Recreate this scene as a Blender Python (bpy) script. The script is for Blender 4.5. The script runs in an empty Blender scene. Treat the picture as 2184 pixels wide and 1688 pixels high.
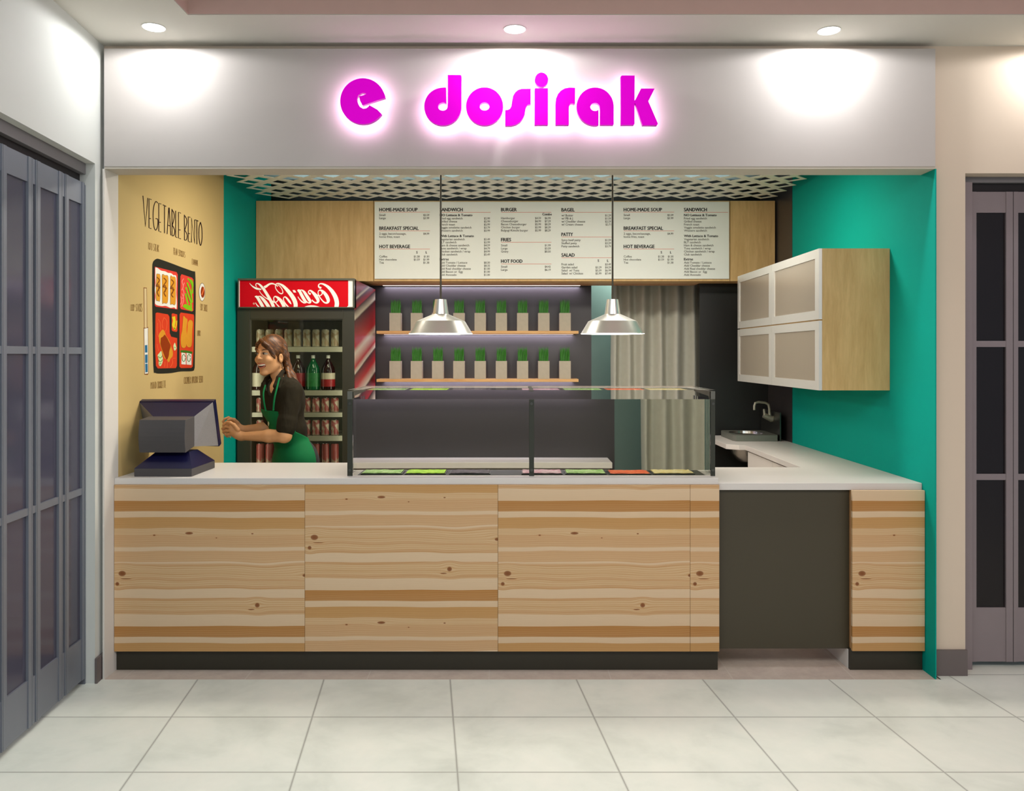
import bpy, bmesh, math, random
import numpy as np
from mathutils import Vector, Matrix
random.seed(7)
SC = bpy.context.scene
COL = SC.collection
F = 1764.0          # focal length in pixels of the 2184 wide frame
CX, CY, H, CAMD = 1089.0, 757.0, 1.65, 4.2

def W(px, py, y):
    """photo pixel -> world point at depth plane y"""
    d = CAMD + y
    return Vector(((px - CX) * d / F, y, H - (py - CY) * d / F))
def WX(px, y): return (px - CX) * (CAMD + y) / F
def WZ(py, y): return H - (py - CY) * (CAMD + y) / F

# ------------------------------------------------------------------ materials
def lin(c):
    return tuple(((v / 255.0) / 12.92 if v / 255.0 <= 0.04045 else ((v / 255.0 + 0.055) / 1.055) ** 2.4) for v in c)
def C4(c): return (*lin(c), 1.0)

class NT:
    def __init__(s, name):
        s.m = bpy.data.materials.new(name); s.m.use_nodes = True
        s.t = s.m.node_tree; s.t.nodes.clear()
        s.out = s.n('ShaderNodeOutputMaterial')
    def n(s, typ, **kw):
        nd = s.t.nodes.new(typ)
        for k, v in kw.items(): setattr(nd, k, v)
        return nd
    def l(s, a, b): s.t.links.new(a, b)
    def val(s, sock, v):
        if hasattr(v, 'is_linked') or isinstance(v, bpy.types.NodeSocket): s.l(v, sock)
        else: sock.default_value = v
    def math(s, op, a, b=0.0, c=0.0):
        nd = s.n('ShaderNodeMath', operation=op)
        s.val(nd.inputs[0], a); s.val(nd.inputs[1], b); s.val(nd.inputs[2], c)
        return nd.outputs[0]
    def coord(s, kind='Object'):
        return s.n('ShaderNodeTexCoord').outputs[kind]
    def pos(s): return s.n('ShaderNodeNewGeometry').outputs['Position']
    def sep(s, v):
        nd = s.n('ShaderNodeSeparateXYZ'); s.l(v, nd.inputs[0]); return nd.outputs
    def comb(s, x, y, z):
        nd = s.n('ShaderNodeCombineXYZ')
        for i, v in enumerate((x, y, z)): s.val(nd.inputs[i], v)
        return nd.outputs[0]
    def scale(s, v, sc):
        nd = s.n('ShaderNodeVectorMath', operation='MULTIPLY'); s.l(v, nd.inputs[0]); nd.inputs[1].default_value = sc
        return nd.outputs[0]
    def noise(s, v, scale=5, detail=3, rough=0.5, dist=0.0):
        nd = s.n('ShaderNodeTexNoise'); s.l(v, nd.inputs['Vector'])
        nd.inputs['Scale'].default_value = scale; nd.inputs['Detail'].default_value = detail
        nd.inputs['Roughness'].default_value = rough; nd.inputs['Distortion'].default_value = dist
        return nd.outputs['Fac']
    def ramp(s, f, stops, interp='LINEAR'):
        nd = s.n('ShaderNodeValToRGB'); s.l(f, nd.inputs[0]); cr = nd.color_ramp; cr.interpolation = interp
        while len(cr.elements) > 1: cr.elements.remove(cr.elements[-1])
        for i, (p, c) in enumerate(stops):
            e = cr.elements[0] if i == 0 else cr.elements.new(p)
            e.position = p; e.color = C4(c) if max(c) > 1.0 else (*c, 1)
        return nd.outputs[0]
    def mix(s, f, a, b, mode='MIX'):
        nd = s.n('ShaderNodeMix', data_type='RGBA', blend_type=mode)
        s.val(nd.inputs[0], f)
        for i, v in ((6, a), (7, b)):
            if isinstance(v, tuple): nd.inputs[i].default_value = v if len(v) == 4 else C4(v)
            else: s.l(v, nd.inputs[i])
        return nd.outputs[2]
    def bsdf(s, color, rough=0.5, metal=0.0, spec=0.5, bump=None, bstr=0.2, bdist=0.01, **kw):
        b = s.n('ShaderNodeBsdfPrincipled')
        if isinstance(color, tuple): b.inputs['Base Color'].default_value = C4(color)
        else: s.l(color, b.inputs['Base Color'])
        s.val(b.inputs['Roughness'], rough); b.inputs['Metallic'].default_value = metal
        b.inputs['Specular IOR Level'].default_value = spec
        for k, v in kw.items():
            s.val(b.inputs[k.replace('_', ' ')], v)
        if bump is not None:
            bn = s.n('ShaderNodeBump'); bn.inputs['Strength'].default_value = bstr; bn.inputs['Distance'].default_value = bdist
            s.l(bump, bn.inputs['Height']); s.l(bn.outputs[0], b.inputs['Normal'])
        s.l(b.outputs[0], s.out.inputs[0])
        return b

M = {}
def simple(name, color, rough=0.5, metal=0.0, spec=0.5, var=0.04, nscale=12, emit=None, es=0, bstr=0.0, **kw):
    t = NT(name)
    n = t.noise(t.coord(), nscale, 3)
    f = t.math('MULTIPLY_ADD', n, var * 2, 1 - var)
    col = t.mix(1.0, C4(color), t.comb(f, f, f), 'MULTIPLY')
    b = t.bsdf(col, rough, metal, spec, bump=n if bstr else None, bstr=bstr, bdist=0.002, **kw)
    if emit: b.inputs['Emission Color'].default_value = C4(emit); b.inputs['Emission Strength'].default_value = es
    M[name] = t.m
    return t.m

simple('white_paint', (214, 208, 200), 0.75, var=0.02)
simple('header_paint', (184, 177, 172), 0.7, var=0.01, spec=0.2)
simple('lip_paint', (190, 182, 168), 0.7, var=0.02)
simple('teal_paint', (0, 152, 136), 0.7, var=0.02, spec=0.1)
simple('yellow_paint', (196, 170, 114), 0.8, var=0.03, nscale=3, spec=0.2)
simple('dark_wall', (52, 48, 48), 0.35, var=0.06, nscale=4)
simple('black_wall', (26, 26, 24), 0.4, var=0.06, nscale=4)
simple('upper_ceiling', (176, 196, 196), 0.8)
simple('grey_teal', (128, 152, 144), 0.7)
simple('laminate_dark', (64, 57, 40), 0.5, var=0.04, nscale=2)
simple('kick', (44, 40, 28), 0.5, var=0.04)
simple('solid_surface', (212, 206, 200), 0.35, var=0.03, nscale=300, spec=0.35)
simple('lattice_paint', (228, 230, 220), 0.6, var=0.02)
simple('faucet_metal', (176, 174, 156), 0.4, 0.6)
simple('sink_steel', (128, 130, 120), 0.5, 0.6)
simple('alu', (236, 234, 229), 0.28, 0.85, var=0.02)
simple('alu_frame', (226, 224, 218), 0.35, 0.55, var=0.02)
simple('steel', (170, 170, 166), 0.25, 1.0)
simple('steel_dark', (96, 96, 90), 0.3, 0.9)
simple('case_metal', (104, 104, 96), 0.45, 0.4)
simple('case_strip', (52, 54, 44), 0.4, 0.2)
simple('black_plastic', (40, 40, 32), 0.4)
simple('fridge_frame', (50, 48, 36), 0.35, var=0.02)
simple('fridge_bezel', (88, 88, 74), 0.3, 0.3)
simple('fridge_inside', (110, 108, 92), 0.6)
simple('wire_shelf', (176, 172, 152), 0.5)
simple('navy', (9, 8, 52), 0.4)
simple('pos_grey', (70, 66, 66), 0.55, var=0.05, nscale=200)
simple('pos_speckle', (128, 124, 124), 0.6, var=0.25, nscale=260)
simple('pot', (178, 168, 150), 0.8, var=0.1, nscale=30, bstr=0.2)
simple('grass', (44, 118, 14), 0.5, var=0.4, nscale=90)
simple('soil', (40, 28, 18), 0.9)
simple('menu_white', (236, 238, 230), 0.5, var=0.01)
simple('ink', (34, 30, 24), 0.6)
simple('ink_grey', (84, 80, 68), 0.6)
simple('rule_pink', (222, 150, 132), 0.6)
simple('cord', (74, 66, 50), 0.5)
simple('mall_paint_left', (205, 206, 200), 0.8, var=0.05, nscale=2)
simple('mall_paint', (212, 194, 174), 0.8, var=0.04, nscale=2)
simple('mall_ceiling', (208, 204, 194), 0.85, var=0.03, nscale=2)
simple('coffer', (206, 176, 166), 0.85)
simple('mall_base', (104, 94, 92), 0.5)
simple('gate_frame_left', (122, 126, 136), 0.45, 0.35)
simple('gate_frame_right', (142, 130, 132), 0.45, 0.35)
simple('gate_head', (118, 114, 116), 0.5, 0.2)
simple('gate_dark', (26, 20, 24), 0.7)
simple('curtain', (186, 184, 170), 0.9, var=0.08, nscale=20)
simple('lamp_white', (250, 248, 240), 0.6, emit=(255, 246, 232), es=6.0)
simple('downlight', (255, 255, 255), 0.5, emit=(225, 245, 255), es=14.0)
simple('led_strip', (255, 255, 255), 0.5, emit=(255, 240, 230), es=1.5)
simple('halo', (255, 255, 255), 0.5, emit=(255, 205, 250), es=12.0)
simple('magenta', (214, 0, 200), 0.6, emit=(238, 0, 222), es=0.30, var=0.0, spec=0.05)
simple('magenta_side', (200, 0, 190), 0.5)
simple('sign_red', (200, 6, 24), 0.5, var=0.02, emit=(226, 10, 28), es=0.02, spec=0.1)
simple('sign_white', (238, 234, 222), 0.4, emit=(238, 234, 222), es=0.12)
simple('cap_white', (222, 222, 212), 0.5)
simple('green_glass', (16, 92, 52), 0.15)
simple('cola', (36, 12, 10), 0.15)
simple('label_red', (150, 28, 34), 0.4, var=0.3, nscale=60)
simple('label_white', (190, 182, 160), 0.5, var=0.15, nscale=60)
simple('paper', (214, 198, 150), 0.8)
simple('silver_tie', (150, 120, 90), 0.3, 0.8)

def can_mat(name, base, spot, amount):
    t = NT(name)
    o = t.coord()
    x, y, z = t.sep(o)
    n = t.noise(t.scale(o, (40, 40, 22)), 1.0, 2)
    f = t.ramp(n, [(amount - 0.04, (0, 0, 0)), (amount + 0.04, (1, 1, 1))])
    band = t.ramp(t.math('MULTIPLY', z, 7.0), [(0.0, (0, 0, 0)), (0.12, (1, 1, 1)), (0.8, (1, 1, 1)), (0.9, (0, 0, 0))])
    col = t.mix(t.math('MULTIPLY', f, band), C4(base), C4(spot))
    t.bsdf(col, 0.35, 0.1)
    M[name] = t.m
can_mat('can_green', (176, 168, 142), (150, 128, 96), 0.52)
can_mat('can_pink', (176, 160, 138), (150, 76, 70), 0.5)
can_mat('can_red', (140, 66, 60), (150, 130, 108), 0.52)

def maple(name, c1, c2, axis=2):
    t = NT(name); o = t.coord()
    sc = [9, 9, 9]; sc[axis] = 1.1
    n = t.noise(t.scale(o, tuple(sc)), 2.6, 5, 0.6, 0.4)
    sc2 = [90, 90, 90]; sc2[axis] = 12
    n2 = t.noise(t.scale(o, tuple(sc2)), 2.0, 2)
    col = t.ramp(n, [(0.3, c1), (0.7, c2)])
    f = t.math('MULTIPLY_ADD', n2, 0.16, 0.92)
    col = t.mix(1.0, col, t.comb(f, f, f), 'MULTIPLY')
    t.bsdf(col, 0.5, 0, 0.3)
    M[name] = t.m
maple('maple', (196, 158, 102), (218, 182, 126))
maple('maple_dark', (176, 126, 82), (196, 148, 100))
maple('shelf_wood', (196, 146, 92), (222, 176, 118), 0)

def pine():
    """knotty pine laminate: object space x,z; sheet is 1.0 m by 0.653 m and repeats in z"""
    t = NT('pine'); o = t.coord(); X, Y, Z = t.sep(o)
    u = X
    # knots in (u, v) metres, v measured downward from the panel top
    knots = [(0.050, 0.463, .0185, .0135), (0.025, 0.517, .0095, .0095), (0.7525, 0.628, .012, .0115),
             (0.398, 0.2535, .020, .0065), (0.217, 0.264, .0065, .0035), (0.727, 0.256, .006, .003),
             (1.001, 0.473, .013, .008), (0.7216, 0.650, .016, .003), (0.070, 0.490, .026, .0022), (0.54, 0.278, .004, .0025)]
    v0 = t.math('MULTIPLY', Z, -1.0)
    v0 = t.math('FLOORED_MODULO', t.math('SUBTRACT', v0, 0.09), 0.653)
    v0 = t.math('ADD', v0, 0.09)
    wav = t.noise(t.comb(t.math('MULTIPLY', u, 2.2), 0.0, t.math('MULTIPLY', v0, 7.0)), 1.0, 1)
    amp = t.ramp(v0, [(0.0, (0.2,) * 3), (0.20, (0.35,) * 3), (0.25, (1.0,) * 3), (0.33, (0.6,) * 3), (0.40, (1.0,) * 3), (0.52, (1.0,) * 3), (0.6, (0.4,) * 3), (0.74, (0.3,) * 3)])
    v = t.math('ADD', v0, t.math('MULTIPLY', t.math('SUBTRACT', wav, 0.5), t.math('MULTIPLY', amp, 0.05)))
    dark = None
    for (ku, kv, a, b) in knots:
        du = t.math('SUBTRACT', u, ku); dv = t.math('SUBTRACT', v0, kv)
        r2 = t.math('ADD', t.math('POWER', t.math('DIVIDE', du, a * 3.4), 2.0), t.math('POWER', t.math('DIVIDE', dv, b * 3.0), 2.0))
        g = t.math('POWER', 2.718, t.math('MULTIPLY', r2, -1.0))
        v = t.math('ADD', v, t.math('MULTIPLY', t.math('MULTIPLY', g, dv), -0.8))
        k = t.math('ADD', t.math('POWER', t.math('DIVIDE', du, a), 2.0), t.math('POWER', t.math('DIVIDE', dv, b), 2.0))
        k = t.math('SUBTRACT', 1.0, t.math('MULTIPLY', k, 0.8)); k = t.math('MAXIMUM', k, 0.0)
        dark = k if dark is None else t.math('MAXIMUM', dark, k)
    # bands: top (px of photo panel) -> colour
    L = (220, 192, 158); P = (214, 180, 138); D = (196, 150, 94); R = (184, 132, 74); Q = (208, 168, 124)
    S = 0.653 + 0.09
    # v in metres
    tb = [(0.000, Q), (0.020, L), (0.082, R), (0.139, L), (0.169, D), (0.222, P), (0.262, Q), (0.328, L), (0.348, Q), (0.405, L),
          (0.414, Q), (0.425, P), (0.445, P), (0.485, Q), (0.497, P), (0.527, Q), (0.541, L), (0.590, Q), (0.603, P), (0.655, Q), (0.673, L), (0.735, R)]
    stops = []
    for i, (p, c) in enumerate(tb):
        stops.append((p / 0.80, c))
    base = t.ramp(t.math('DIVIDE', v, 0.80), stops, 'CONSTANT')
    soft = t.ramp(t.math('DIVIDE', v, 0.80), stops, 'LINEAR')
    base = t.mix(0.1, base, soft)
    # growth-ring lines
    lv = t.comb(t.math('MULTIPLY', u, 0.5), 0.0, t.math('MULTIPLY', v, 80.0))
    n1 = t.noise(lv, 1.6, 4, 0.65)
    line = t.ramp(n1, [(0.34, (1.0,) * 3), (0.5, (0.985,) * 3), (0.62, (0.93, 0.87, 0.78)), (0.78, (0.86, 0.74, 0.58))])
    lmask = t.ramp(t.math('DIVIDE', v, 0.80), [(0.0, (.7,) * 3), (0.025, (.05,) * 3), (0.10, (.8,) * 3), (0.174, (.05,) * 3), (0.21, (.35,) * 3), (0.278, (.6,) * 3),
                 (0.41, (.1,) * 3), (0.435, (.4,) * 3), (0.52, (.95,) * 3), (0.676, (.05,) * 3), (0.738, (1,) * 3), (0.841, (.05,) * 3), (0.92, (.8,) * 3)], 'CONSTANT')
    wl = t.n('ShaderNodeTexWave', wave_type='BANDS', bands_direction='Z', wave_profile='SIN')
    t.l(t.comb(t.math('MULTIPLY', u, 0.6), 0.0, v), wl.inputs['Vector'])
    wl.inputs['Scale'].default_value = 30; wl.inputs['Distortion'].default_value = 3.0; wl.inputs['Detail'].default_value = 1; wl.inputs['Detail Scale'].default_value = 0.35
    wline = t.ramp(wl.outputs['Fac'], [(0.55, (1,) * 3), (0.95, (0.90, 0.80, 0.66))])
    col = t.mix(lmask, base, t.mix(1.0, base, line, 'MULTIPLY'))
    col = t.mix(lmask, col, t.mix(1.0, col, wline, 'MULTIPLY'))
    fine = t.noise(t.comb(t.math('MULTIPLY', u, 9.0), 0.0, t.math('MULTIPLY', v, 420.0)), 1.0, 2)
    ff = t.math('MULTIPLY_ADD', fine, 0.10, 0.86)
    col = t.mix(1.0, col, t.comb(ff, ff, ff), 'MULTIPLY')
    kf = t.ramp(dark, [(0.0, (0, 0, 0)), (0.12, (.35,) * 3), (0.35, (.85,) * 3), (1.0, (1, 1, 1))])
    col = t.mix(kf, col, C4((128, 76, 40)))
    t.bsdf(col, 0.5, 0, 0.25)
    M['pine'] = t.m
pine()

def floor_mall():
    t = NT('mall_tile'); x, y, z = t.sep(t.pos())
    d = t.math('ADD', y, CAMD)
    xs = t.math('ADD', t.math('ADD', x, 0.306), t.math('MULTIPLY', t.math('SUBTRACT', d, 4.188), 0.104))
    gx = t.math('ABSOLUTE', t.math('SUBTRACT', t.math('FRACT', t.math('ADD', t.math('DIVIDE', xs, 0.641), 100.5)), 0.5))
    gy = t.math('ABSOLUTE', t.math('SUBTRACT', t.math('FRACT', t.math('ADD', t.math('DIVIDE', t.math('SUBTRACT', d, 3.765), 0.498), 100.5)), 0.5))
    g = t.math('MINIMUM', t.math('MULTIPLY', gx, 0.641), t.math('MULTIPLY', gy, 0.498))
    line = t.ramp(g, [(0.0, (1, 1, 1)), (0.0022, (0.8,) * 3), (0.0048, (0, 0, 0))])
    n = t.noise(t.pos(), 2.2, 5, 0.6, 0.3)
    n2 = t.noise(t.pos(), 14, 4, 0.6)
    cx = t.math('FLOOR', t.math('ADD', t.math('DIVIDE', xs, 0.641), 0.0)); cy = t.math('FLOOR', t.math('DIVIDE', t.math('SUBTRACT', d, 3.765), 0.498))
    wn = t.n('ShaderNodeTexWhiteNoise', noise_dimensions='2D'); t.l(t.comb(cx, cy, 0), wn.inputs['Vector'])
    col = t.ramp(n, [(0.3, (198, 202, 192)), (0.5, (216, 219, 209)), (0.7, (224, 224, 214))])
    f = t.math('ADD', t.math('MULTIPLY_ADD', n2, 0.08, 0.94), t.math('MULTIPLY', wn.outputs['Value'], 0.04))
    col = t.mix(1.0, col, t.comb(f, f, f), 'MULTIPLY')
    col = t.mix(line, col, C4((146, 146, 138)))
    t.bsdf(col, 0.42, 0, 0.35, bump=line, bstr=0.3, bdist=-0.002)
    M['mall_tile'] = t.m
floor_mall()
def floor_kiosk():
    t = NT('kiosk_tile'); x, y, z = t.sep(t.pos())
    gx = t.math('ABSOLUTE', t.math('SUBTRACT', t.math('FRACT', t.math('ADD', t.math('DIVIDE', t.math('ADD', x, 0.11), 0.62), 100.5)), 0.5))
    gy = t.math('ABSOLUTE', t.math('SUBTRACT', t.math('FRACT', t.math('ADD', t.math('DIVIDE', t.math('SUBTRACT', y, 0.55), 0.62), 100.5)), 0.5))
    g = t.math('MULTIPLY', t.math('MINIMUM', gx, gy), 0.62)
    line = t.ramp(g, [(0.0, (1, 1, 1)), (0.002, (0.7,) * 3), (0.004, (0, 0, 0))])
    n = t.noise(t.pos(), 9, 6, 0.7)
    col = t.ramp(n, [(0.3, (178, 162, 150)), (0.7, (200, 186, 172))])
    col = t.mix(line, col, C4((200, 190, 178)))
    t.bsdf(col, 0.5, 0, 0.3)
    M['kiosk_tile'] = t.m
floor_kiosk()

def glass(name, tint, rough=0.0, ior=1.5):
    t = NT(name)
    g = t.n('ShaderNodeBsdfGlossy'); g.inputs['Roughness'].default_value = rough; g.inputs['Color'].default_value = (1, 1, 1, 1)
    tr = t.n('ShaderNodeBsdfTransparent'); tr.inputs['Color'].default_value = (*tint, 1)
    fr = t.n('ShaderNodeFresnel'); fr.inputs['IOR'].default_value = ior
    mx = t.n('ShaderNodeMixShader'); t.l(fr.outputs[0], mx.inputs[0]); t.l(tr.outputs[0], mx.inputs[1]); t.l(g.outputs[0], mx.inputs[2])
    t.l(mx.outputs[0], t.out.inputs[0]); M[name] = t.m
glass('pane_clear', (0.93, 0.95, 0.93))
glass('pane_fridge', (0.80, 0.82, 0.76), ior=1.25)
for nm_, c_, r_ in (('pane_store_left', (74, 72, 88), .15), ('pane_store_right', (18, 8, 11), .3)):
    t_ = NT(nm_); t_.bsdf(c_, r_, 0, .5, Alpha=.85); M[nm_] = t_.m
glass('pane_back', (1, 1, 1), ior=1.0)
def refr(name, ior, tint, fior):
    t = NT(name)
    g = t.n('ShaderNodeBsdfGlossy'); g.inputs['Roughness'].default_value = 0.0
    tr = t.n('ShaderNodeBsdfRefraction'); tr.inputs['Color'].default_value = (*tint, 1); tr.inputs['IOR'].default_value = ior; tr.inputs['Roughness'].default_value = 0
    mx = t.n('ShaderNodeMixShader')
    if fior:
        fr = t.n('ShaderNodeFresnel'); fr.inputs['IOR'].default_value = fior; t.l(fr.outputs[0], mx.inputs[0])
    else: mx.inputs[0].default_value = .15
    t.l(tr.outputs[0], mx.inputs[1]); t.l(g.outputs[0], mx.inputs[2])
    o_ = mx.outputs[0]
    if not fior:
        m2 = t.n('ShaderNodeMixShader'); m2.inputs[0].default_value = .3; tp = t.n('ShaderNodeBsdfTransparent'); t.l(o_, m2.inputs[1]); t.l(tp.outputs[0], m2.inputs[2]); o_ = m2.outputs[0]
    t.l(o_, t.out.inputs[0]); M[name] = t.m
refr('case_glass_front', 2.3, (0.72, 0.74, 0.68), 1.25)
refr('case_glass_top', 2.6, (0.97, 0.98, 0.97), None)

def frosted():
    t = NT('frosted')
    t.bsdf((166, 154, 138), 0.25, 0.35, 0.6); M['frosted'] = t.m
frosted()
def side_graphic():
    t = NT('side_graphic'); x, y, z = t.sep(t.pos())
    f = t.math('SUBTRACT', z, t.math('MULTIPLY', y, 0.23))
    n = t.noise(t.pos(), 3.0, 2)
    f = t.math('ADD', f, t.math('MULTIPLY', n, 0.01))
    R = (176, 24, 30); Wh = (206, 192, 166); K = (60, 8, 8); R2 = (130, 16, 22)
    # value along the front edge (y=2.0): z - .46 ; ramp range 0.0..1.9 -> 0..1
    def s(zz): return (zz - 0.46) / 1.9
    stops = [(0.0, R), (s(1.05), Wh), (s(1.16), K), (s(1.175), R), (s(1.29), K), (s(1.31), Wh), (s(1.40), R), (s(1.50), K), (s(1.515), Wh), (s(1.56), R),
             (s(1.66), Wh), (s(1.71), R), (s(1.91), K), (s(1.925), Wh), (s(1.99), K), (s(2.0), R), (s(2.055), K), (s(2.07), Wh), (s(2.09), K), (s(2.10), R2)]
    col = t.ramp(t.math('DIVIDE', f, 1.9), stops)
    t.bsdf(col, 0.4); M['side_graphic'] = t.m
side_graphic()
def food(name, cols, sc=60):
    t = NT(name); o = t.coord()
    n = t.noise(t.scale(o, (1, 0.5, 1)), sc, 3, 0.6)
    col = t.ramp(n, [(0.3, cols[0]), (0.5, cols[1]), (0.7, cols[2])])
    t.bsdf(col, 0.5, bump=n, bstr=0.5, bdist=0.004); M[name] = t.m
food('food_cucumber', [(110, 180, 66), (186, 230, 140), (226, 246, 196)])
food('food_lettuce', [(150, 220, 10), (190, 248, 40), (214, 255, 90)])
food('food_olive', [(60, 52, 62), (104, 94, 106), (130, 122, 130)])
food('food_ham', [(220, 140, 170), (240, 196, 214), (250, 226, 234)], 40)
food('food_tomato', [(240, 76, 20), (250, 110, 50), (255, 140, 80)])
food('food_cheese', [(236, 206, 120), (246, 228, 160), (252, 240, 200)])

# ------------------------------------------------------------------ mesh helpers
ROOT = {}
class MB:
    def __init__(s): s.v = []; s.f = []; s.mi = []
    def add(s, vs, fs, mi=0):
        b = len(s.v); s.v += [tuple(v) for v in vs]; s.f += [tuple(b + i for i in f) for f in fs]; s.mi += [mi] * len(fs); return s
    def box(s, x0, x1, y0, y1, z0, z1, mi=0):
        x0, x1 = sorted((x0, x1)); y0, y1 = sorted((y0, y1)); z0, z1 = sorted((z0, z1))
        v = [(x, y, z) for z in (z0, z1) for y in (y0, y1) for x in (x0, x1)]
        return s.add(v, [(0, 2, 3, 1), (4, 5, 7, 6), (0, 1, 5, 4), (2, 6, 7, 3), (0, 4, 6, 2), (1, 3, 7, 5)], mi)
    def hexa(s, v, mi=0):
        """8 corners ordered like box: bottom (x0y0,x1y0,x0y1,x1y1), top"""
        return s.add(v, [(0, 2, 3, 1), (4, 5, 7, 6), (0, 1, 5, 4), (2, 6, 7, 3), (0, 4, 6, 2), (1, 3, 7, 5)], mi)
    def prism(s, front, back, mi=0, mi_back=None, mi_side=None):
        """two matching loops of 3d points"""
        n = len(front); b = len(s.v)
        s.v += [tuple(p) for p in front] + [tuple(p) for p in back]
        s.f.append(tuple(b + i for i in range(n))); s.mi.append(mi)
        s.f.append(tuple(b + n + i for i in reversed(range(n)))); s.mi.append(mi if mi_back is None else mi_back)
        for i in range(n):
            j = (i + 1) % n
            s.f.append((b + i, b + n + i, b + n + j, b + j)); s.mi.append(mi if mi_side is None else mi_side)
        return s
    def lathe(s, prof, c=(0, 0, 0), n=32, mi=0, close=False):
        b = len(s.v)
        for (r, z) in prof:
            for i in range(n):
                a = 2 * math.pi * i / n
                s.v.append((c[0] + r * math.cos(a), c[1] + r * math.sin(a), c[2] + z))
        k = len(prof)
        for j in range(k - 1):
            for i in range(n):
                i2 = (i + 1) % n
                s.f.append((b + j * n + i, b + j * n + i2, b + (j + 1) * n + i2, b + (j + 1) * n + i)); s.mi.append(mi)
        if close:
            s.f.append(tuple(b + i for i in reversed(range(n)))); s.mi.append(mi)
            s.f.append(tuple(b + (k - 1) * n + i for i in range(n))); s.mi.append(mi)
        return s
    def tube(s, pts, r, n=10, mi=0, cap=True):
        pts = [Vector(p) for p in pts]; rs = r if isinstance(r, (list, tuple)) else [r] * len(pts)
        b = len(s.v); up = None
        for k, p in enumerate(pts):
            t = (pts[min(k + 1, len(pts) - 1)] - pts[max(k - 1, 0)]).normalized()
            if up is None:
                up = Vector((0, 0, 1)) if abs(t.z) < 0.9 else Vector((1, 0, 0))
            a = t.cross(up).normalized(); c = a.cross(t).normalized(); up = c
            for i in range(n):
                th = 2 * math.pi * i / n
                s.v.append(tuple(p + (a * math.cos(th) + c * math.sin(th)) * rs[k]))
        for k in range(len(pts) - 1):
            for i in range(n):
                i2 = (i + 1) % n
                s.f.append((b + k * n + i, b + k * n + i2, b + (k + 1) * n + i2, b + (k + 1) * n + i)); s.mi.append(mi)
        if cap:
            s.f.append(tuple(b + i for i in reversed(range(n)))); s.mi.append(mi)
            s.f.append(tuple(b + (len(pts) - 1) * n + i for i in range(n))); s.mi.append(mi)
        return s
    def build(s, name, mats, parent=None, bevel=0.0, smooth=False, origin=None, fix=True, seg=2):
        me = bpy.data.meshes.new(name)
        off = Vector(ROOT.get(parent.name, (0, 0, 0))) if parent else Vector(origin or (0, 0, 0))
        org = Vector(origin) - off if (origin and parent) else Vector((0, 0, 0))
        base = Vector(origin) if origin else off
        me.from_pydata([tuple(Vector(v) - base) for v in s.v], [], s.f)
        if not isinstance(mats, (list, tuple)): mats = [mats]
        for m in mats: me.materials.append(M[m] if isinstance(m, str) else m)
        me.polygons.foreach_set('material_index', s.mi)
        if fix:
            bm = bmesh.new(); bm.from_mesh(me); bmesh.ops.recalc_face_normals(bm, faces=bm.faces); bm.to_mesh(me); bm.free()
        if smooth: me.polygons.foreach_set('use_smooth', [True] * len(me.polygons))
        me.update()
        o = bpy.data.objects.new(name, me); COL.objects.link(o)
        if parent:
            o.parent = parent; o.location = org
            ROOT[o.name] = tuple(base)
        else:
            o.location = base
            ROOT[o.name] = tuple(base)
        if bevel:
            bv = o.modifiers.new('bevel', 'BEVEL'); bv.width = bevel; bv.segments = seg; bv.limit_method = 'ANGLE'; bv.angle_limit = math.radians(40)
        if smooth:
            try:
                es = o.modifiers.new('split', 'EDGE_SPLIT'); es.split_angle = math.radians(38)
            except Exception: pass
        return o

def tag(o, label=None, cat=None, group=None, kind=None):
    if label: o['label'] = label
    if cat: o['category'] = cat
    if group: o['group'] = group
    if kind: o['kind'] = kind
    return o
def thing(name, loc, label, cat, group=None):
    o = bpy.data.objects.new(name, None); COL.objects.link(o); o.location = loc; o.empty_display_size = 0.1
    ROOT[o.name] = tuple(loc)
    return tag(o, label, cat, group)
def struct(name, mb, mat, **kw):
    o = mb.build(name, mat, **kw); o['kind'] = 'structure'; return o
def copy_tree(o, parent=None):
    c = o.copy(); COL.objects.link(c)
    if parent: c.parent = parent
    for ch in list(o.children): copy_tree(ch, c)
    return c
def bx(*a): return MB().box(*a)

def catmull(pts, n=6):
    """smooth a list of tuples (any dimension)"""
    P = [np.array(p, float) for p in pts]; out = []
    for i in range(len(P) - 1):
        p0 = P[max(i - 1, 0)]; p1 = P[i]; p2 = P[i + 1]; p3 = P[min(i + 2, len(P) - 1)]
        for k in range(n):
            t = k / n
            out.append(0.5 * ((2 * p1) + (-p0 + p2) * t + (2 * p0 - 5 * p1 + 4 * p2 - p3) * t * t + (-p0 + 3 * p1 - 3 * p2 + p3) * t ** 3))
    out.append(P[-1]); return out
def stroke_quads(pts, w=None, smooth=True, n=6):
    """polyline with width -> list of 2d polygons (quads)"""
    if w is not None: pts = [(p[0], p[1], w) for p in pts]
    P = catmull(pts, n) if smooth and len(pts) > 2 else [np.array(p, float) for p in pts]
    L, R = [], []
    for i, p in enumerate(P):
        t = P[min(i + 1, len(P) - 1)][:2] - P[max(i - 1, 0)][:2]
        ln = math.hypot(*t) or 1; nx, ny = -t[1] / ln, t[0] / ln
        L.append((p[0] + nx * p[2] / 2, p[1] + ny * p[2] / 2)); R.append((p[0] - nx * p[2] / 2, p[1] - ny * p[2] / 2))
    return [[L[i], L[i + 1], R[i + 1], R[i]] for i in range(len(P) - 1)]
def clip_y(poly, ymax):
    out = []
    for i in range(len(poly)):
        a = poly[i]; b = poly[(i + 1) % len(poly)]
        if a[1] <= ymax: out.append(a)
        if (a[1] <= ymax) != (b[1] <= ymax):
            t = (ymax - a[1]) / (b[1] - a[1]); out.append((a[0] + t * (b[0] - a[0]), ymax))
    return out
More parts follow.
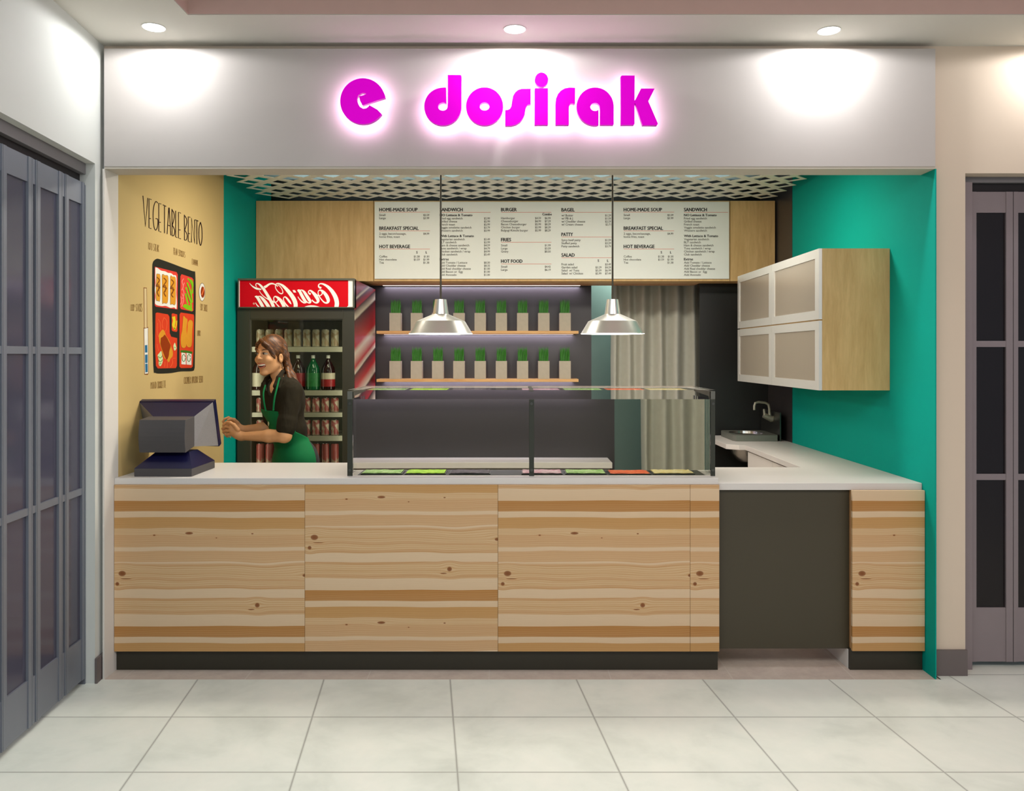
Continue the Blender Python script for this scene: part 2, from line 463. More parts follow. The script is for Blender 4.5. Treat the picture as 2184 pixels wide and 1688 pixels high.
def ell(cx, cy, rx, ry, n=28, a0=0, a1=360, rev=False):
    r = [(cx + rx * math.cos(math.radians(a0 + (a1 - a0) * i / (n if a1 - a0 >= 360 else n - 1))), cy + ry * math.sin(math.radians(a0 + (a1 - a0) * i / (n if a1 - a0 >= 360 else n - 1)))) for i in range(n)]
    return r[::-1] if rev else r
# ================================================================== SETTING
XL, XR = -2.064, 2.157
ZH0, ZH1 = 2.595, 3.205     # header
YB = 2.99                   # back wall

struct('floor', bx(-4, 5, -7, 0, -0.05, 0).box(2.18, 5, 0, 1, -0.05, 0).box(-4, -2.1, 0, 1, -0.05, 0), 'mall_tile')
struct('floor_kiosk', bx(XL - 0.03, XR + 0.03, 0, 3.7, -0.05, 0), 'kiosk_tile')
# kiosk shell
struct('wall_left_front', bx(XL - 0.03, XL, 0.148, 1.75, 0, 3.16), 'yellow_paint')
struct('wall_left', bx(XL - 0.03, XL - 0.001, 1.75, YB, 0, 3.16), 'teal_paint')
struct('trim_1', bx(XL - 0.008, XL + 0.001, 0, 0.149, 0, ZH0), 'white_paint')
struct('wall_right', bx(XR, XR + 0.02, 0.149, 2.13, 0, 3.16), 'teal_paint')
struct('wall_right_reveal', bx(XR, XR + 0.006, 0.001, 0.149, 0, ZH0), 'teal_paint')
struct('wall_right_back', bx(XR - 0.002, XR + 0.02, 2.13, YB, 0, 3.16), 'dark_wall')
struct('wall_back', bx(XL - 0.03, 0.702, YB, YB + 0.1, 0, 3.16), 'dark_wall')
struct('wall_back_upper', bx(0.702, XR, YB, YB + 0.1, 2.3, 3.16), 'black_wall')
struct('wall_back_right', bx(WX(1492, 2.72), XR - 0.002, 2.72, 2.8, 0, 2.9), 'black_wall')
struct('wall_passage', bx(0.3, 2.2, 3.6, 3.65, 0, 3.16), 'grey_teal')
struct('ceiling_kiosk', bx(XL - 0.03, XR + 0.03, 0.149, 3.7, 3.16, 3.2), 'upper_ceiling')
struct('wall_back_attic', bx(XL, XR - 0.003, 2.93, 2.988, 2.905, 3.16), 'black_wall')
hd = thing('sign_fascia', (0, 0, ZH0), 'wide pale grey illuminated fascia spanning the front above the shop opening', 'fascia')
bx(XL, XR, 0.0, 0.148, ZH0 + 0.012, ZH1).build('fascia_board', 'header_paint', hd)
bx(XL, XR, 0.002, 0.148, ZH0, ZH0 + 0.0115).build('bottom_lip', 'lip_paint', hd)

# mall shell ---------------------------------------------------------------
ZC = 3.24
struct('wall_front_right', bx(XR + 0.008, 2.342, 0.06, 0.2, 0, ZC), 'mall_paint')
struct('wall_front_right_upper', bx(2.342, 4.6, 0.06, 0.2, 2.585, ZC), 'mall_paint')
struct('wall_front_far', bx(3.6, 4.6, 0.06, 0.2, 0, 2.585), 'mall_paint')
struct('wall_front_top', bx(-2.3, XR + 0.008, 0.06, 0.148, ZH1, ZC), 'mall_paint')
struct('baseboard_right', bx(XR + 0.01, 2.346, 0.045, 0.0598, 0, 0.132), 'mall_base')
def xw(y, off=0.0): return -2.094 + off + 0.0788 * (0.06 - y)
def wseg(mb, y0, y1, z0, z1, o0, o1, mi=0):
    """slab that follows the slightly skewed left mall wall; o0/o1 are offsets into the shop (+x)"""
    return mb.hexa([(xw(y0, o0), y0, z0), (xw(y0, o1), y0, z0), (xw(y1, o0), y1, z0), (xw(y1, o1), y1, z0),
                    (xw(y0, o0), y0, z1), (xw(y0, o1), y0, z1), (xw(y1, o0), y1, z1), (xw(y1, o1), y1, z1)], mi)
struct('wall_mall_left', wseg(MB(), -6, 0.06, 2.61, ZC, -0.14, 0), 'mall_paint_left')
struct('wall_mall_left_stub', wseg(MB(), -0.049, 0.06, 0, 2.61, -0.14, 0), 'mall_paint_left')
struct('baseboard_left', wseg(MB(), -0.055, 0.045, 0, 0.125, 0.0005, 0.012), 'mall_base')
struct('wall_store_left', wseg(MB(), -6, 0.06, 0, 2.61, -0.62, -0.6), 'gate_dark')
struct('wall_store_right', bx(2.2, 4.6, 0.9, 0.95, 0, 2.585), 'gate_dark')
cm = MB()
cm.box(-4, 5, -0.33, 0.148, ZC, ZC + 0.3); cm.box(-4, -1.51, -6, -0.33, ZC, ZC + 0.3)
struct('ceiling', cm, 'mall_ceiling')
cf = MB(); cf.box(-1.52, 5, -6, -0.32, ZC + 0.26, ZC + 0.3)
cf.box(-1.51, 5, -0.333, -0.3305, ZC + 0.004, ZC + 0.26); cf.box(-1.5095, -1.507, -6, -0.333, ZC + 0.004, ZC + 0.26)
struct('ceiling_coffer', cf, 'coffer')

# downlights -----------------------------------------------------------------
for i, (px, py, lab) in enumerate([(328, 58, 'round recessed ceiling downlight above the left end of the fascia'),
                                   (1098, 62, 'round recessed ceiling downlight above the middle of the fascia'),
                                   (1768, 65, 'round recessed ceiling downlight above the right end of the fascia')]):
    d = (ZC - H) * F / (CY - py); x = (px - CX) * d / F; y = d - CAMD
    t = thing('ceiling_downlight', (x, y, ZC), lab, 'ceiling light', 'recessed downlights in front of the fascia')
    MB().lathe([(0.052, 0), (0.057, 0), (0.057, -0.003), (0.052, -0.003), (0.052, 0)], (x, y, ZC)).build('trim_ring', 'white_paint', t, smooth=True)
    MB().lathe([(0.001, -0.012), (0.03, -0.0105), (0.05, -0.003), (0.051, -0.0005)], (x, y, ZC), close=True).build('lens', 'downlight', t)

# lattice ceiling --------------------------------------------------------------
lt = MB(); PX, PY = 0.2097, 0.214; x0 = 1.1625; y0 = 1.894; ZL = 2.9; TH = 0.003
for r in range(-18, 7):
    yc = y0 + r * PY / 2
    if yc < 0.25 or yc > 2.56: continue
    for k in range(-22, 9):
        xc = x0 + (k + (0.5 if r % 2 else 0)) * PX
        if xc - PX / 2 < XL - 0.002 or xc + PX / 2 > XR + 0.002: continue
        ox, oy = PX / 2, PY / 2; ix, iy = 0.064, 0.064
        O = [(ox, 0), (0, oy), (-ox, 0), (0, -oy)]; I = [(ix, 0), (0, iy), (-ix, 0), (0, -iy)]
        if yc + oy > 2.498: continue
        for a in range(4):
            b = (a + 1) % 4
            q = [O[a], O[b], I[b], I[a]]
            lt.prism([(xc + p[0], yc + p[1], ZL) for p in q], [(xc + p[0], yc + p[1], ZL + TH) for p in q])
o = lt.build('lattice_ceiling', 'lattice_paint')
tag(o, 'pale open diamond lattice panel hanging under the dark ceiling above the counter', 'ceiling lattice')

# ================================================================== FASCIA LETTERING
def SG(p): return (690 + p[0] / 2.8737, 130 + p[1] / 2.8737)
sign = thing('channel_letter_sign', (0, 0, ZH0), 'magenta halo-lit letters reading e dosirak on the pale fascia', 'sign')
def arc(cx, cy, rx, ry, a0, a1, n=20):
    return [(cx + rx * math.cos(math.radians(a0 + (a1 - a0) * i / (n - 1))), cy - ry * math.sin(math.radians(a0 + (a1 - a0) * i / (n - 1)))) for i in range(n)]
LET = [
 ('e', [arc(241, 247, 139, 141, 9, 326, 44) + [(330, 299), (280, 270), (275, 280), (262, 290), (243, 293), (225, 283), (211, 262), (205, 240), (207, 222), (217, 207), (235, 197), (250, 197), (262, 203), (217, 218), (224, 246), (238, 272), (375, 227)]]),
 ('d', [[(750, 162), (753, 262)] + arc(731, 280, 29, 25, 50, 345, 16) + [(761, 255), (762, 86), (840, 86), (845, 92), (845, 290)] + arc(731, 280, 114, 116, -8, -262, 34)]),
 ('s', [[(1270, 170), (1270, 265), (1252, 268), (1242, 280), (1238, 295), (1232, 330), (1222, 352), (1205, 374), (1180, 390), (1150, 398), (1113, 398), (1113, 302), (1130, 300), (1143, 293), (1151, 278), (1156, 245), (1162, 214), (1174, 193), (1192, 178), (1215, 171)]]),
 ('i', [[(1294, 393), (1294, 172), (1298, 167), (1376, 167), (1376, 390), (1372, 393)], ell(1336, 115, 41, 44)]),
 ('r', [[(1422, 393), (1422, 260), (1426, 228), (1437, 203), (1455, 182), (1480, 168), (1510, 163), (1542, 165), (1542, 262), (1534, 265), (1524, 259), (1511, 264), (1504, 280), (1504, 390), (1500, 393)]]),
 ('a', [[(1686, 303)] + arc(1664, 282, 29, 25, 320, 18, 14)[::1] + [(1695, 300), (1695, 393), (1776, 393), (1779, 388), (1779, 270)] + arc(1665, 280, 114, 117, 5, 275, 36) + [(1686, 393)]]),
 ('k', [[(1822, 393), (1822, 95), (1828, 89), (1907, 89), (1907, 242), (1910, 240), (1946, 169), (2030, 169), (1991, 247), (2050, 385), (2043, 395), (1955, 395), (1909, 258), (1907, 262), (1907, 385), (1901, 393)]]),
]
YF0, YF1 = -0.080, -0.055
def letter(ch, polys):
    mb = MB()
    for p in polys:
        q = [SG(a) for a in p]
        fr = [W(a[0], a[1], YF0) for a in q]
        bk = [Vector((v.x, YF1, v.z)) for v in fr]
        mb.prism(fr, bk, 0, 2, 1)
    return mb
def finish_letter(mb, ch):
    o = mb.build('letter', ['magenta', 'magenta_side', 'halo'], sign, origin=None)
    o['label'] = 'magenta letter ' + ch
    return o
for ch, polys in LET[:2]: finish_letter(letter(ch, polys), ch)
mb = MB(); n = 44   # the round o
ou = [W(*SG(p), YF0) for p in ell(987, 279, 114, 117, n)]; inn = [W(*SG(p), YF0) for p in ell(987, 279, 30, 25, n)]
for i in range(n):
    j = (i + 1) % n
    b = lambda v: Vector((v.x, YF1, v.z))
    mb.add([ou[i], ou[j], inn[j], inn[i]], [(0, 1, 2, 3)], 0)
    mb.add([b(ou[i]), b(ou[j]), b(inn[j]), b(inn[i])], [(3, 2, 1, 0)], 2)
    mb.add([ou[i], b(ou[i]), b(ou[j]), ou[j]], [(0, 1, 2, 3)], 1)
    mb.add([inn[i], b(inn[i]), b(inn[j]), inn[j]], [(0, 1, 2, 3)], 1)
o = mb.build('letter', ['magenta', 'magenta_side', 'halo'], sign, fix=False); o['label'] = 'magenta letter o'
for ch, polys in LET[2:]: finish_letter(letter(ch, polys), ch)
for px in (775, 935, 1033, 1110, 1154, 1200, 1270, 1337):
    bx(WX(px, 0) - 0.006, WX(px, 0) + 0.006, YF1, 0.0, WZ(222, 0) - 0.006, WZ(222, 0) + 0.006).build('standoff', 'alu', sign)

# ================================================================== SERVICE COUNTER
cn = thing('service_counter', (0, 0.12, 0), 'long front counter faced with knotty pine boards on a dark plinth', 'counter')
bx(XL + 0.002, 1.07, 0.1185, 0.68, 0.106, 0.9725).build('body', 'laminate_dark', cn)
bx(-2.062, 1.084, 0.128, 0.6, 0, 0.1055).build('plinth', 'kick', cn)
edges = [-2.062, WX(650, .1), WX(1062, .1), WX(1472, .1), WX(1534.5, .1)]
for i in range(4):
    zo = 0.975 + (0.188 if i == 1 else 0)
    bx(edges[i] + 0.0008, edges[i + 1] - 0.0008, 0.10, 0.118, 0.106, 0.9728).build('front_panel', 'pine', cn, origin=(edges[i] if i else WX(240, .1), 0.1, zo), bevel=0.0006, seg=1)
tag(bx(XL + 0.001, 1.083, 0.108, 0.725, 0.973, 1.007).build('countertop', 'solid_surface', bevel=0.002),
    'long white countertop slab on the pine counter, raised above its neighbour', 'countertop')
# flap door, side unit
fd = thing('counter_flap_door', (1.45, 0.16, 0.1), 'plain dark olive swing panel closing the gap at the right of the counter', 'door')
bx(1.088, 1.7845, 0.16, 0.178, 0.10, 0.9385).build('door_panel', 'laminate_dark', fd, bevel=0.001)
su = thing('side_counter_unit', (1.95, 0.12, 0), 'narrow pine-fronted counter unit against the teal wall', 'counter')
bx(1.787, XR - 0.004, 0.1185, 0.74, 0.106, 0.9395).build('body', 'maple_dark', su)
bx(WX(1813, .128), WX(1967, .128) - 0.0, 0.128, 0.7, 0, 0.1055).build('plinth', 'kick', su)
bx(WX(1807.5, .15), WX(1810, .15), 0.15, 0.7, 0, 0.1).build('side_panel', 'white_paint', su)
bx(WX(1818, .1), XR - 0.003, 0.10, 0.118, 0.108, 0.9435).build('front_panel', 'pine', su, origin=(WX(1818, .1), 0.1, 0.975), bevel=0.0006, seg=1)
L = [(1.0865, 0.134), (XR - 0.001, 0.134), (XR - 0.001, 2.70), (1.62, 2.70), (1.62, 2.02), (1.70, 1.95), (1.745, 1.95), (1.74, 0.746), (1.0865, 0.746)]
tag(MB().prism([(x, y, 0.977) for x, y in L], [(x, y, 0.9405) for x, y in L]).build('side_countertop', 'solid_surface', bevel=0.002),
    'white L-shaped worktop running back along the teal wall to the sink', 'countertop')
ac = thing('base_cabinet', (1.95, 1.3, 0), 'white base cabinet below the worktop beside the teal wall', 'cabinet')
bx(1.775, XR - 0.004, 0.76, 1.93, 0.0, 0.9395).build('carcass', 'white_paint', ac)
for a, b in ((0.765, 1.345), (1.35, 1.925)):
    bx(1.757, 1.7745, a, b, 0.1, 0.93).build('door', 'white_paint', ac, bevel=0.001)
# sink ------------------------------------------------------------------------
sk = thing('hand_sink', (1.9, 2.45, 0.978), 'small stainless hand sink standing on the back corner of the worktop', 'sink')
sx0, sx1, sy0, sy1 = 1.735, 2.088, 2.22, 2.66
mb = MB(); zc = 1.024; n = 40; cx_, cy_ = 1.89, 2.45
sq = []; ci = []
for i in range(n):
    a = 2 * math.pi * i / n; c, s_ = math.cos(a), math.sin(a)
    k = min((sx1 - sx0) / 2 / max(abs(c), 1e-6), (sy1 - sy0) / 2 / max(abs(s_), 1e-6))
    sq.append(((sx0 + sx1) / 2 + c * k, (sy0 + sy1) / 2 + s_ * k)); ci.append((cx_ + 0.13 * c, cy_ + 0.16 * s_))
for i in range(n):
    j = (i + 1) % n
    mb.add([(*sq[i], zc), (*sq[j], zc), (*ci[j], zc), (*ci[i], zc)], [(0, 1, 2, 3)])
    mb.add([(*sq[i], zc), (*sq[j], zc), (*sq[j], 0.978), (*sq[i], 0.978)], [(3, 2, 1, 0)])
mb.build('sink_deck', 'sink_steel', sk)
mb = MB(); pr = [(1.0, 0), (0.97, -0.02), (0.9, -0.03), (0.55, -0.043), (0.1, -0.045)]
for j in range(len(pr) - 1):
    for i in range(n):
        i2 = (i + 1) % n
        P = lambda q, i: (cx_ + (ci[i][0] - cx_) * q[0], cy_ + (ci[i][1] - cy_) * q[0], zc + q[1])
        mb.add([P(pr[j], i), P(pr[j], i2), P(pr[j + 1], i2), P(pr[j + 1], i)], [(0, 1, 2, 3)])
mb.build('bowl', 'steel', sk, smooth=True)
MB().lathe([(0.02, -0.16), (0.06, -0.14), (0.11, -0.08), (0.13, 0)], (1.89, 2.45, 0.939), close=True).build('bowl_underside', 'steel', sk, smooth=True)
bx(2.09, 2.1, 2.22, 2.70, 0.978, 1.20).build('side_splash', 'steel_dark', sk)
fc = thing('faucet', (2.09, 2.42, 1.12), 'wall-mounted chrome swan-neck faucet above the hand sink', 'faucet')
yf = 2.40
def FP(px, py): return W(px, py, yf)
MB().tube([(2.0895, yf, FP(1664, 888).z), FP(1655, 890)], 0.03, 20).build('wall_flange', 'faucet_metal', fc, smooth=True)
MB().tube([FP(1657, 892), FP(1645, 894), FP(1629, 886)], [0.024, 0.026, 0.022], 16).build('body', 'faucet_metal', fc, smooth=True)
MB().tube([FP(1641, 884), FP(1641, 872), FP(1639, 863), FP(1632, 859.5), FP(1618, 858), FP(1611, 860), FP(1609, 866), FP(1609, 875)], 0.0105, 12).build('spout', 'faucet_metal', fc, smooth=True)
for px in (1631, 1642):
    MB().tube([FP(px, 886), FP(px - 1.5, 873)], [0.012, 0.009], 12).build('tap_handle', 'faucet_metal', fc, smooth=True)

# wall cabinet ------------------------------------------------------------------
wc = thing('wall_cabinet', (1.95, 1.35, 1.447), 'maple wall cupboard with four frosted glass flap doors on the teal wall', 'cabinet')
bx(1.7725, XR - 0.001, 0.503, 2.19, 1.447, 2.255).build('carcass', 'maple', wc, origin=(1.95, 0.5, 1.2))
zm = 1.848; ym = 1.355
for (a, b) in ((0.505, ym - 0.002), (ym + 0.002, 2.19)):
    for (c, e) in ((1.447, zm - 0.004), (zm + 0.004, 2.255)):
        f = MB(); w_ = 0.052
        f.box(1.754, 1.772, a, b, c, c + w_); f.box(1.754, 1.772, a, b, e - w_, e)
        f.box(1.754, 1.772, a, a + w_ + 0.01, c + w_, e - w_); f.box(1.754, 1.772, b - w_, b, c + w_, e - w_)
        dr = f.build('door', 'alu_frame', wc)
        bx(1.758, 1.768, a + w_ + 0.01, b - w_, c + w_, e - w_).build('frosted_pane', 'frosted', dr)

# glass case ----------------------------------------------------------------------
YC = 0.175
cs = thing('glass_display_case', (0.1, 0.4, 1.007), 'low glass sneeze guard case standing over food pans on the countertop', 'display case')
xa, xb = WX(741, YC), WX(1525, YC)
def zpy(py): return WZ(py, YC)
for (a, b, mid) in ((741, 752, 0), (1128.5, 1139, 1), (1515.5, 1525, 0)):
    p = bx(WX(a, YC), WX(b, YC), YC - 0.004, YC + 0.004, 1.0085, zpy(852)).build('post', 'case_strip', cs, bevel=0.0008)
    for py in (861.5, 1003):
        c = W((a + b) / 2, py, YC)
        MB().tube([(c.x, YC - 0.0075, c.z), (c.x, YC - 0.004, c.z)], 0.0075, 16).build('screw', 'steel_dark', p)
    if mid:
        bx(WX(a + 1, YC), WX(b - 1, YC), YC + 0.0165, YC + 0.5, zpy(836), zpy(833)).build('top_rail', 'case_metal', cs)
    else:
        bx(WX(a, YC), WX(b, YC), YC - 0.004, YC + 0.02, zpy(851.8), zpy(835)).build('corner_block', 'case_metal', cs, bevel=0.0008)
        s_ = 1 if a < 1000 else -1
        xi = WX(b if a < 1000 else a, YC)
        v = [(xi, YC, zpy(835)), (xi, YC, zpy(852)), (xi, YC + 0.03, zpy(852)), (xi, YC + 0.045, zpy(846)), (xi, YC + 0.40, zpy(841)), (xi, YC + 0.40, zpy(835))]
        MB().prism(v, [(p_[0] - s_ * 0.02, p_[1], p_[2]) for p_ in v]).build('bracket', 'case_metal', cs)
    bx(WX(a, YC) + 0.001, WX(b, YC) - 0.001, YC - 0.002, YC + 0.03, 1.0072, 1.0085).build('foot', 'alu', cs)
def pane(name, x0, x1, y0, y1, z0, z1, mfront, which):
    mb = bx(x0, x1, y0, y1, z0, z1)
    # faces: bottom, top, front(y0), back(y1), left, right
    mb.mi = [1] * 6; mb.mi[which] = 0
    return mb.build(name, [mfront, 'pane_back'], cs)
pane('front_pane', WX(753, YC), WX(1515, YC), YC + 0.005, YC + 0.011, 1.012, zpy(852), 'case_glass_front', 2)
pane('top_pane', xa, xb, YC - 0.004, YC + 0.56, zpy(834.5), zpy(834.5) + 0.006, 'case_glass_top', 1)
for x in (xa + 0.001, xb - 0.007):
    bx(x, x + 0.006, YC + 0.022, YC + 0.50, 1.0075, zpy(853)).build('side_pane', 'pane_clear', cs)
# pans
tray = bx(WX(764, .22), WX(1502, .22), 0.21, 0.66, 1.0075, 1.0105).build('pan_rail', 'case_strip', bevel=0.001)
tag(tray, 'shallow dark rail holding the row of food pans inside the glass case', 'tray')
PANS = [(772, 860, 'food_cucumber', 'food pan of pale green slices at the left end of the glass case'),
        (865, 952, 'food_lettuce', 'food pan of bright lime green filling, second from the left in the case'),
        (959, 1046, 'food_olive', 'food pan of dull grey-mauve filling left of the middle post'),
        (1112, 1199, 'food_ham', 'food pan of pink and white slices right of the middle post'),
        (1205, 1292, 'food_cucumber', 'food pan of pale green slices between the pink pan and the orange pan'),
        (1298, 1386, 'food_tomato', 'food pan of bright orange filling in the right half of the case'),
        (1390, 1479, 'food_cheese', 'food pan of cream coloured filling at the right end of the case')]
for (a, b, fm, lab) in PANS:
    xa_, xb_ = WX(a, .25), WX(b, .25)
    t = thing('food_pan', ((xa_ + xb_) / 2, .40, 1.011), lab, 'food pan', 'food pans in the glass case')
    m_ = MB(); 
    for bb in ((xa_, xb_, .243, .247), (xa_, xb_, .556, .56)): m_.box(*bb, 1.011, 1.0155)
    for bb in ((xa_, xa_ + .006), (xb_ - .006, xb_)): m_.box(*bb, .247, .556, 1.011, 1.0155)
    m_.box(xa_, xb_, .243, .56, 1.0108, 1.0118); m_.build('pan', 'steel_dark', t)
    g = MB(); nx, ny = 14, 16; rnd = random.Random(a)
    vs = [(xa_ + .007 + (xb_ - xa_ - .014) * i / nx, .248 + .307 * j / ny, 1.015 + rnd.random() * .003) for j in range(ny + 1) for i in range(nx + 1)]
    fs = [(j * (nx + 1) + i, j * (nx + 1) + i + 1, (j + 1) * (nx + 1) + i + 1, (j + 1) * (nx + 1) + i) for j in range(ny) for i in range(nx)]
    fo = g.add(vs, fs).build('sliced_food', fm, t)
    fo.modifiers.new('thick', 'SOLIDIFY').thickness = 0.003

# POS terminal -------------------------------------------------------------------
ps = thing('cash_register', (-1.83, 0.32, 1.007), 'chunky navy and grey cash register with its screen turned to the staff', 'cash register')
def zz(py, y): return WZ(py, y)
fx0, fx1 = WX(286, .16), WX(409, .16)
bx(fx0, fx1, 0.16, 0.50, 1.0075, WZ(1000, .16)).build('base', 'pos_grey', ps, bevel=0.002)
zb = WZ(1000, .16) + 0.0002; zt = 1.128
MB().hexa([(fx0, .16, zb), (fx1, .16, zb), (fx0, .50, zb), (fx1, .50, zb), (fx0 + .08, .24, zt), (fx1 - .045, .24, zt), (fx0 + .08, .36, zt), (fx1 - .045, .36, zt)]).build('neck', 'navy', ps)
hx0, hx1 = WX(297, .18), WX(396, .18)
hz0, hz1 = WZ(966, .18), WZ(896, .18)
v = []
seg = 8
for i in range(seg + 1):
    tt = i / seg; z = hz0 + (hz1 - hz0) * tt; v.append((0.18 - 0.012 * math.sin(math.pi * tt), z))
loop = [(y, z) for y, z in v] + [(0.30, hz1 + .01), (0.30, hz0 + 0.02)]
MB().prism([(hx0, y, z) for y, z in loop], [(hx1, y, z) for y, z in loop]).build('housing', 'pos_grey', ps, bevel=0.002)
# flared back of the screen: from the housing to the tilted bezel
A = [Vector((hx0 + .02, .30, hz0 + .02)), Vector((hx1 + .0, .30, hz0 + .02)), Vector((hx1 + .0, .30, hz1 + .01)), Vector((hx0 + .02, .30, hz1 + .01))]
yb, ytp = 0.50, 0.40
Bz = [W(316, 948, yb), W(466, 951, yb), W(454, 858, ytp), W(297, 858, ytp)]
mb = MB(); mb.v = [tuple(p) for p in A + Bz]
mb.f = [(0, 1, 5, 4), (1, 2, 6, 5), (2, 3, 7, 6), (3, 0, 4, 7)]; mb.mi = [0, 1, 0, 1]
mb.build('screen_back', ['navy', 'pos_speckle'], ps, fix=False)
nrm = Vector((0, yb - ytp + 0.0, 0)); dv = Vector((0.0, 0.035, 0.008))
mb = MB(); mb.prism([Bz[0] + Vector((0, 0, -.004)), Bz[1] + Vector((.004, 0, -.004)), Bz[2] + Vector((.004, 0, .004)), Bz[3] + Vector((0, 0, .004))],
                    [Bz[0] + dv, Bz[1] + dv + Vector((.004, 0, 0)), Bz[2] + dv + Vector((.004, 0, .006)), Bz[3] + dv + Vector((0, 0, .006))])
mb.build('screen_bezel', 'navy', ps)
dv2 = dv * 1.04
mb = MB(); q = [Bz[i] + dv2 for i in range(4)]; c = (q[0] + q[1] + q[2] + q[3]) / 4
q = [c + (p - c) * 0.86 for p in q]
mb.prism(q, [p + Vector((0, .002, .0005)) for p in q]).build('screen', 'black_plastic', ps)

# ================================================================== BACK WALL
fx = thing('menu_fascia', (0, 2.72, 2.246), 'long maple box fascia across the back wall holding the menu', 'fascia')
ZF0, ZF1 = 2.246, 2.898
for (a, b, m_) in ((XL + 0.002, WX(796.5, 2.5), 0), (WX(797.5, 2.5), WX(1556.5, 2.5), 1), (WX(1557.5, 2.5), WX(1653, 2.5), 2)):
    bx(a, b, 2.50, 2.69 if m_ == 9 else 2.718, ZF0, ZF1).build('fascia_panel', 'maple', fx, origin=(a, 2.5, 1.9), bevel=0.0012, seg=1)
bx(XL + 0.002, WX(1491, 2.72), 2.7185, 2.929, ZF0 + 0.0, ZF1).build('fascia_back', 'maple_dark', fx)
mbx = thing('menu_board', (0, 2.49, WZ(594, 2.48)), 'long white printed menu board with food and drink prices', 'menu board')
bx(WX(799, 2.488), WX(1555, 2.488), 2.488, 2.4995, WZ(595, 2.488), WZ(430.5, 2.488)).build('board_panel', 'menu_white', mbx)
# text ---------------------------------------------------------------------------
_fc = {}
def glyph_mesh(txt):
    if txt in _fc: return _fc[txt]
    cu = bpy.data.curves.new('t', 'FONT'); cu.body = txt; cu.size = 1.0; cu.resolution_u = 2
    ob = bpy.data.objects.new('t', cu); COL.objects.link(ob)
    dg = bpy.context.evaluated_depsgraph_get(); me = bpy.data.meshes.new_from_object(ob.evaluated_get(dg))
    v = [tuple(x.co) for x in me.vertices]; f = [tuple(p.vertices) for p in me.polygons]
    bpy.data.objects.remove(ob); bpy.data.curves.remove(cu); bpy.data.meshes.remove(me)
    _fc[txt] = (v, f); return _fc[txt]
CAP = max(v[1] for v in glyph_mesh('H')[0])
YT = 2.4872
def text_to(mb, txt, px, base, cap, right=None, align='L', bold=0.0, squeeze=0.92):
    v, f = glyph_mesh(txt)
    if not v: return
    x0 = min(a[0] for a in v); x1 = max(a[0] for a in v); s = cap / CAP
    sx = s * squeeze
    if right is not None and align == 'L': sx = (right - px) / (x1 - x0)
    xs = px - x0 * sx if align == 'L' else (px - x1 * sx if align == 'R' else px - (x0 + x1) / 2 * sx)
    offs = [(0, 0)] if not bold else [(-bold, 0), (bold, 0), (0, 0), (0, bold * .6), (0, -bold * .6)]
    for k, (ox, oy) in enumerate(offs):
        vs = [W(xs + a[0] * sx + ox, base - a[1] * s + oy, YT - 0.0002 * k) for a in v]
        mb.add(vs, f)
def put(mb, name, mat):
    return mb.build(name, mat, mbx, fix=False)
def section(title, x0, base, width_r, rule_y, rule_r, items, price_r=None, step=6.55, first=None, x_sub=None):
    h = MB(); text_to(h, title, x0, base, 7.0, right=width_r, bold=0.42); put(h, 'heading', 'ink')
    r = MB(); a = W(x0, rule_y - .5, YT); b = W(rule_r, rule_y + .5, YT); r.box(a.x, b.x, YT - .0002, YT + .0007, b.z, a.z); put(r, 'rule_line', 'rule_pink')
def lines(items, x0, price_cols):
    t = MB()
    for (txt, base, prices) in items: text_to(t, txt, x0, base, 4.4, squeeze=1.0, bold=0.10)
    put(t, 'item_list', 'ink_grey')
    for k, xr in enumerate(price_cols):
        t = MB()
        for (txt, base, prices) in items:
            if k < len(prices) and prices[k]: text_to(t, prices[k], xr, base, 4.2, align='R', squeeze=0.92, bold=0.10)
        if t.v: put(t, 'price_list', 'ink_grey')
def sub(txt, x0, base, xr=None, align='L'):
    t = MB(); text_to(t, txt, x0, base, 4.9, right=xr, align=align, bold=0.3); put(t, 'subheading', 'ink')
for (x0, o1, o2, pr) in ((809, 915.3, 895, 917), (1330.3, 1436, 1416, 1437.8)):
    section('HOME-MADE SOUP', x0, 450.8, x0 + 81.4, 452.8, pr, None)
    lines([('Small', 461, ['$2.59']), ('Large', 467.6, ['$3.99'])], x0, [o1])
    section('BREAKFAST SPECIAL', x0, 490.5, x0 + 83.7, 492.8, pr, None)
    lines([('2 eggs, bacon/sausage,', 500.8, ['$4.99']), ('home fries, toast', 507.4, [])], x0, [o1])
    section('HOT BEVERAGE', x0, 529.5, x0 + 65.4, 531.6, pr, None)
    lines([('Coffee', 549.5, ['$1.38', '$1.81']), ('Hot chocolate', 556, ['$1.59', '$1.99']), ('Tea', 562.5, ['', '$1.38'])], x0, [o2, o1])
    sub('S', x0 + 79, 540.9, align='L'); sub('L', x0 + 99, 540.9, align='L')
P1 = ['$2.99', '$2.99', '$2.99', '$3.79', '$3.99']; P2 = ['$3.49', '$3.99', '$4.59', '$4.79', '$4.99', '$5.49']; P3 = ['$0.30', '$0.35', '$1.00', '$1.00', '$1.00']
